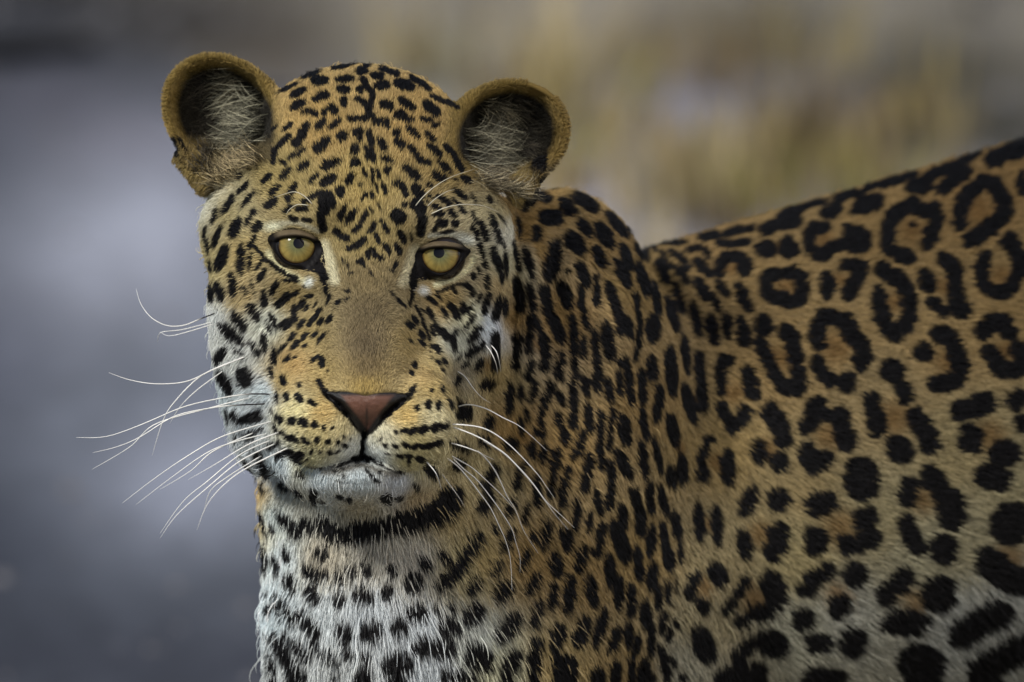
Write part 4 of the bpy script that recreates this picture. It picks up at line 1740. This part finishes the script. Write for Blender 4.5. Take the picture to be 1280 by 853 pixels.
for li_, ln in enumerate(WHISK.strip().splitlines()):
    tk = ln.split(); kind = tk[0]; pts = np.array([float(t) for t in tk[1:]]).reshape(-1, 2)
    n = 30
    c2 = catmull(pts, n, closed=False)
    h0 = hit(*c2[0])
    D0 = h0[0][1] if h0 is not None else -5
    Ds = []
    for i in range(n):
        s_ = i / (n - 1)
        h_ = hit(*c2[i])
        free = D0 + (1.6 if kind != 'b' else .8) * math.sin(min(s_ * 2.2, math.pi / 2)) - 2.2 * s_ * s_
        if h_ is not None and i > 0:
            free = max(free, h_[0][1] + min(.75 if pts[0][1] > 440 else .45, .75 * s_ * 6))
        Ds.append(free)
    Ds = np.array(Ds); Ds[0] = D0 - .08
    for _ in range(4):
        Ds[2:-1] = (Ds[1:-2] + 2 * Ds[2:-1] + Ds[3:]) / 4
    q = np.array([P(c2[i][0], c2[i][1], Ds[i]) for i in range(n)])
    L = np.linalg.norm(np.diff(q, axis=0), axis=1).sum()
    r0 = (.05 if L > 6 else .038) * (.85 if kind != 'b' else .8) * (1 if li_ < 3 or kind == 'b' else 1.05)
    tg = np.gradient(q, axis=0); tg /= np.linalg.norm(tg, axis=1, keepdims=True)
    a1 = np.cross(tg, [0, 1, 0]); a1 /= np.linalg.norm(a1, axis=1, keepdims=True); a2 = np.cross(tg, a1)
    rings = []; cols = []
    for i in range(n):
        s_ = i / (n - 1); r_ = r0 * (1 - s_) ** .75 * .9 + .006
        rings.append(np.array([q[i] + r_ * (math.cos(k_ * math.pi / 3) * a1[i] + math.sin(k_ * math.pi / 3) * a2[i]) for k_ in range(6)]))
        cw = lin((232, 232, 228)) if kind != 'b' else lin((210, 205, 185))
        if kind == 'd' and s_ < .22:
            cw = lin((30, 26, 26)) * (1 - max(0, (s_ - .15) / .07)) + cw * max(0, (s_ - .15) / .07)
        cols += [cw] * 6
    wV, wF = ring_mesh(rings)
    wo = new_mesh('eyebrow_whisker' if kind == 'b' else 'whisker', to_world(wV), wF, M_WH, leo, base=BASE)
    color_attr(wo.data, np.array(cols))

# ------------------------------------------------------------------ the place behind: sandy track, dry grass
def gpt(px, py):
    """ground point (world m) seen at a photograph position"""
    d = to_world(P(px, py, 0)) - cp
    t = -cp[2] / d[2]
    return cp + d * t

# soil patches, and corner darkening painted into the ground colour: photograph position, radius in ground metres (x, y), colour, weight
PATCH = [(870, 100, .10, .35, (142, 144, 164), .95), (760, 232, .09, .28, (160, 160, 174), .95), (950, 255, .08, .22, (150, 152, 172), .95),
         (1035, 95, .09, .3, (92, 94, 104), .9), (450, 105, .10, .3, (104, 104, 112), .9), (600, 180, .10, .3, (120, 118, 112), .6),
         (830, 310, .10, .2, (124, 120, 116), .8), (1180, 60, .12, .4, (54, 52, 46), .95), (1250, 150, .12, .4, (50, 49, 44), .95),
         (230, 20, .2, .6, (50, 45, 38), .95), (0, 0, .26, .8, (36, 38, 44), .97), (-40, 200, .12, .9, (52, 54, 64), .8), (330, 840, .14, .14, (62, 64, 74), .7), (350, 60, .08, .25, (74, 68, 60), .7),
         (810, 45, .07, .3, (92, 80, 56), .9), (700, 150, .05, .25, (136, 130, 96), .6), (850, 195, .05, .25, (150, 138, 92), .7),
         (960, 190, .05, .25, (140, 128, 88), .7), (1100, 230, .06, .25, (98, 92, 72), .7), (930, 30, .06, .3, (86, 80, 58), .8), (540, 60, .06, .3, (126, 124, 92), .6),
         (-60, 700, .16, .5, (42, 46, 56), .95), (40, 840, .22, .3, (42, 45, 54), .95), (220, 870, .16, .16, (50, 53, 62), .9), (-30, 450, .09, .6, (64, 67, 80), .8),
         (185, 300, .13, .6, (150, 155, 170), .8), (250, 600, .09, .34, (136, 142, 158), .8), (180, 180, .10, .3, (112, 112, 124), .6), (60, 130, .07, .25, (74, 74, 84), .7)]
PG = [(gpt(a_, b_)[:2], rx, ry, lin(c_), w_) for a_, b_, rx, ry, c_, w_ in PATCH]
def soil(xy, base):  # soil tones with the painted corner darkening laid over
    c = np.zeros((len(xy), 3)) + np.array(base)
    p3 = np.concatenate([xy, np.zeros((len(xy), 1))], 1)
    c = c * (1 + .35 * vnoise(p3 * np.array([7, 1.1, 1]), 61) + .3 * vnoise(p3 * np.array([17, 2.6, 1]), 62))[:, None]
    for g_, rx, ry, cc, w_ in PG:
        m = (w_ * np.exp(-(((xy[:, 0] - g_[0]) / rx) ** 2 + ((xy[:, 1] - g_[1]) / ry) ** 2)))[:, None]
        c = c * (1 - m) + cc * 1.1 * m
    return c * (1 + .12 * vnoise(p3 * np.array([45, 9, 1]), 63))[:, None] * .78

def tint_material(name):
    m, t, b = mat(name)
    N_ = t.nodes; Lk = t.links
    an = N_.new('ShaderNodeAttribute'); an.attribute_name = 'coat'
    tc = N_.new('ShaderNodeTexCoord')
    n2 = N_.new('ShaderNodeTexNoise'); n2.inputs['Scale'].default_value = 26; n2.inputs['Detail'].default_value = 9
    Lk.new(tc.outputs['Object'], n2.inputs[0])
    mr = N_.new('ShaderNodeMapRange'); mr.inputs[3].default_value = .7; mr.inputs[4].default_value = 1.3
    Lk.new(n2.outputs[0], mr.inputs[0])
    mx = N_.new('ShaderNodeVectorMath'); mx.operation = 'MULTIPLY'
    Lk.new(an.outputs['Color'], mx.inputs[0]); Lk.new(mr.outputs[0], mx.inputs[1])
    Lk.new(mx.outputs[0], b.inputs['Base Color'])
    b.inputs['Roughness'].default_value = .95; b.inputs['Specular IOR Level'].default_value = .1
    bm = N_.new('ShaderNodeBump'); bm.inputs['Distance'].default_value = .012; bm.inputs['Strength'].default_value = .6
    Lk.new(n2.outputs[0], bm.inputs['Height']); Lk.new(bm.outputs[0], b.inputs['Normal'])
    return m
M_SOIL = tint_material('soil'); M_TRACK = tint_material('track_sand')
ax_ = np.concatenate([-np.geomspace(900, 1.7, 16), np.linspace(-1.6, 1.6, 81), np.geomspace(1.7, 900, 16)])
ay_ = np.concatenate([-np.geomspace(900, 1.0, 14), np.linspace(-.9, 8.0, 110), np.geomspace(8.1, 900, 14)])
XX, YY = np.meshgrid(ax_, ay_, indexing='ij')
xy = np.stack([XX.ravel(), YY.ravel()], 1)
zz = .015 * vnoise(np.concatenate([xy * 1.5, xy[:, :1] * 0], 1), 71) * (np.abs(xy).max(1) < 60) - .016
V = np.concatenate([xy, zz[:, None]], 1)
ny_ = len(ay_)
F = [(i * ny_ + j, (i + 1) * ny_ + j, (i + 1) * ny_ + j + 1, i * ny_ + j + 1) for i in range(len(ax_) - 1) for j in range(ny_ - 1)]
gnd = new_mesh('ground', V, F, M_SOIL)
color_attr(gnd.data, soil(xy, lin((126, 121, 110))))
tag(gnd, kind='structure')

# the track runs past on the left; its edge towards the grass wanders
def noise1(x, s=0):
    return float(vnoise(np.array([x, .5, .5]), s))
edge_px = [(-200, 70), (40, 88), (150, 60), (300, 105), (410, 160), (520, 330), (640, 560), (760, 900)]
ed = [gpt(*p) for p in edge_px]
redge = catmull([(p[0], p[1]) for p in ed], 60, closed=False)
redge = np.array([(x + .07 * noise1(i * .9, 3), y + .10 * noise1(i * .8, 5)) for i, (x, y) in enumerate(redge)])
outer = np.stack([np.linspace(redge[0][0] - 30, redge[-1][0] - 8, 60), np.linspace(redge[0][1] + 1.5, redge[-1][1] - 30, 60)], 1)
ts = np.concatenate([np.linspace(0, .05, 40), np.geomspace(.055, 1, 12)])
G2 = redge[:, None, :] * (1 - ts)[None, :, None] + outer[:, None, :] * ts[None, :, None]
xy2 = G2.reshape(-1, 2); nt_ = len(ts)
V = np.concatenate([xy2, np.full((len(xy2), 1), .006)], 1)
F = [(i * nt_ + j, i * nt_ + j + 1, (i + 1) * nt_ + j + 1, (i + 1) * nt_ + j) for i in range(59) for j in range(nt_ - 1)]
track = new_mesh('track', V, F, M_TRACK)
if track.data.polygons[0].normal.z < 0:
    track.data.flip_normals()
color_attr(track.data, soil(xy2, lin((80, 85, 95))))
tag(track, kind='structure')

# gravel on the track and the verge
def gravel():
    r_ = np.random.default_rng(5)
    n = 2600
    x = r_.uniform(-1.3, 1.3, n); y = r_.uniform(2.0, 7.5, n); s = r_.lognormal(-5.1, .45, n)
    base = np.array([(1, 0, 0), (0, 1, 0), (-1, 0, 0), (0, -1, 0), (0, 0, .7)])
    V = []; F = []
    for i in range(n):
        a_ = r_.random() * 6.3; c_, s_ = math.cos(a_), math.sin(a_)
        for bx, by, bz in base:
            k = s[i] * (.7 + .6 * r_.random())
            V.append((x[i] + (bx * c_ - by * s_) * k, y[i] + (bx * s_ + by * c_) * k, .003 + bz * k))
        o_ = i * 5
        F += [(o_, o_ + 1, o_ + 4), (o_ + 1, o_ + 2, o_ + 4), (o_ + 2, o_ + 3, o_ + 4), (o_ + 3, o_, o_ + 4)]
    return V, F
M_GR, _t, _b = mat('gravel'); _b.inputs['Base Color'].default_value = (.09, .09, .10, 1); _b.inputs['Roughness'].default_value = .95; _b.inputs['Specular IOR Level'].default_value = .05
gv = new_mesh('gravel', *gravel(), M_GR, smooth=False)
tag(gv, kind='stuff')

# dry grass: blades in tufts, denser to the right and far side
def grass(name, centres, seed, hgt, cols, blades=(26, 60)):
    r_ = np.random.default_rng(seed)
    V = []; F = []; C_ = []
    for cx, cy, sc, dk in centres:
        nb = int(r_.integers(*blades) * sc)
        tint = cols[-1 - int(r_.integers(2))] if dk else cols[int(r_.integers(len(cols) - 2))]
        for _ in range(nb):
            a_ = r_.random() * 2 * math.pi; rr = abs(r_.normal()) * .045 * sc
            bx, by = cx + math.cos(a_) * rr, cy + math.sin(a_) * rr
            h_ = hgt * sc * (.45 + .75 * r_.random()); w_ = .0022 * (.7 + .8 * r_.random())
            lean = .12 + .35 * r_.random(); la = a_ + r_.normal() * .6
            fa = r_.random() * math.pi; ux, uy = math.cos(fa) * w_, math.sin(fa) * w_
            col = lin(np.clip(np.array(tint) * (.52 + .42 * r_.random()), 0, 255))
            o_ = len(V)
            for s_ in (0, .4, .75, 1):
                q_ = lean * h_ * s_ ** 1.8
                mx, my, mz = bx + math.cos(la) * q_, by + math.sin(la) * q_, h_ * (s_ - .18 * lean * s_ * s_)
                k_ = 1 - s_ ** 2 * .9
                V += [(mx - ux * k_, my - uy * k_, mz), (mx + ux * k_, my + uy * k_, mz)]
                C_ += [col, col]
            F += [(o_, o_ + 1, o_ + 3, o_ + 2), (o_ + 2, o_ + 3, o_ + 5, o_ + 4), (o_ + 4, o_ + 5, o_ + 7, o_ + 6)]
    o = new_mesh(name, V, F, M_GRASS, smooth=False)
    color_attr(o.data, np.array(C_))
    tag(o, kind='stuff')
    return o
M_GRASS = coat_material('dry_grass', .7, .2)
rg = np.random.default_rng(77)
GAPS = [(870, 100, 60, 45), (760, 235, 55, 40), (950, 262, 55, 40), (1035, 95, 60, 50), (450, 110, 70, 55), (600, 185, 50, 40), (830, 315, 60, 40)]
cen = []
for _ in range(900):
    px_, py_ = rg.uniform(-100, 1500), rg.uniform(-330, 420)
    g = gpt(px_, py_)
    # how grassy the verge is: thick right of the head, thin over the sand
    lim = np.interp(px_, [-100, 60, 230, 330, 430, 520, 640], [20, 30, 40, 20, 70, 230, 420])
    if py_ > lim:
        continue
    gap = 1 - max(math.exp(-((px_ - a_) / (rx * 1.5)) ** 2 - ((py_ - 45 - b_) / (ry * 1.7)) ** 2) for a_, b_, rx, ry in GAPS)
    pt = .5 + .5 * float(vnoise(np.array([g[0] * 5.5, g[1] * 2.2, 0]), 14))
    if rg.random() < (.02 + .5 * pt ** 2.6) * gap * (.35 if px_ > 420 else .5):
        cen.append((g[0], g[1], .35 + .6 * rg.random() ** 1.5, 1 if rg.random() < np.clip((px_ - 1000) / 260, 0, .9) or (px_ < 330) else 0))  # darker tufts towards the upper corners: corner darkening put into blade colour
for px_, py_, sz in ((690, 75, 1.5), (715, 120, 1.3), (560, 75, 1.3), (850, 215, 1.4), (845, 160, 1.2), (960, 225, 1.3), (975, 160, 1.1), (1095, 245, 1.3), (900, 60, 1.1),
                     (1010, 60, 1.2), (640, 120, 1.1), (790, 120, 1.1), (1150, 120, 1.2), (730, 180, 1.0), (905, 270, 1.0), (1060, 150, 1.0)):
    for k_ in range(2):
        g = gpt(px_ + rg.normal() * 16, py_ + 40 + rg.normal() * 22)
        cen.append((g[0], g[1], sz * (.6 + .35 * rg.random()), 0))
for _ in range(520):                           # the verge goes on beyond the picture
    x_, y_ = rg.uniform(-7, 8), rg.uniform(1.5, 15)
    if y_ < 6.6 - .0 * x_ and x_ < .9 or abs(x_) < .75 and y_ < 7.4:
        continue
    cen.append((x_, y_, .5 + .9 * rg.random(), 0))
TUFT = [(182, 170, 92), (168, 152, 96), (154, 146, 84), (184, 168, 124), (140, 122, 88), (112, 98, 74), (84, 76, 54), (66, 60, 46)]
grass('dry_grass', cen, 31, .095, TUFT, (18, 44))

# trees added outside the picture to shade the rump and the far verge
M_BARK, _t, _b = mat('bark'); _b.inputs['Base Color'].default_value = (.09, .07, .055, 1); _b.inputs['Roughness'].default_value = .95
M_LEAF, _t, _b = mat('shade_tree_leaf'); _b.inputs['Base Color'].default_value = (.055, .085, .03, 1); _b.inputs['Roughness'].default_value = .6
def tree(label, foot, crown, rad, n, seed):
    r_ = np.random.default_rng(seed)
    t = bpy.data.objects.new('added_shade_tree', None); COL.objects.link(t); t.location = foot
    tag(t, label, 'tree', group='trees added for shade')
    def tube(name, a_, b_, r0, r1, bow, parent):
        a_, b_ = np.array(a_, float), np.array(b_, float); rings = []
        d = (b_ - a_) / np.linalg.norm(b_ - a_); u = np.cross(d, [.3, .9, .1]); u /= np.linalg.norm(u); v = np.cross(d, u)
        for i in range(9):
            s_ = i / 8; c_ = a_ + (b_ - a_) * s_ + u * bow * math.sin(math.pi * s_)
            rr = r0 * (1 - s_) + r1 * s_
            rings.append(np.array([c_ + rr * (math.cos(k * math.pi / 4) * u + math.sin(k * math.pi / 4) * v) * (1 + .12 * r_.standard_normal()) for k in range(8)]))
        V_, F_ = ring_mesh(rings)
        return new_mesh(name, V_, F_, M_BARK, parent, base=np.array(foot, float))
    crown = np.array(crown, float); foot_ = np.array(foot, float)
    fork = foot_ * .45 + crown * .55; fork[2] = crown[2] * .62
    tube('trunk', foot_ - [0, 0, .2], fork, .13, .08, .12, t)
    for k in range(7):
        a_ = k / 7 * 6.283 + r_.random() * .5
        tube('limb', fork, crown + [math.cos(a_) * rad[0] * .7, math.sin(a_) * rad[1] * .7, rad[2] * .2 * r_.standard_normal()], .06, .012, .15 * r_.standard_normal(), t)
    V_ = []; F_ = []
    cl = r_.standard_normal((70, 3)); cl /= np.linalg.norm(cl, axis=1, keepdims=True); cl *= r_.random((70, 1)) ** .4
    for i in range(n):
        c_ = crown + (cl[r_.integers(70)] + r_.normal(0, .13, 3)) * rad
        a1 = r_.standard_normal(3); a1 /= np.linalg.norm(a1); a2 = np.cross(a1, r_.standard_normal(3)); a2 /= np.linalg.norm(a2)
        o_ = len(V_); V_ += [c_ - a1 * .045, c_ + a2 * .018, c_ + a1 * .045, c_ - a2 * .018]; F_.append((o_, o_ + 1, o_ + 2, o_ + 3))
    cr = new_mesh('crown', V_, F_, M_LEAF, t, smooth=False, base=foot_)
    tag(cr, kind='stuff')
tree('unseen tree added outside the picture to shade the rump', (1.9, -1.3, 0), (-.85, -1.75, 3.4), (1.3, 1.3, .5), 30000, 5)
tree('unseen tree added outside the picture to shade the far grass', (2.6, 4.6, 0), (-.9, 4.6, 3.3), (1.4, 2.0, .5), 24000, 6)
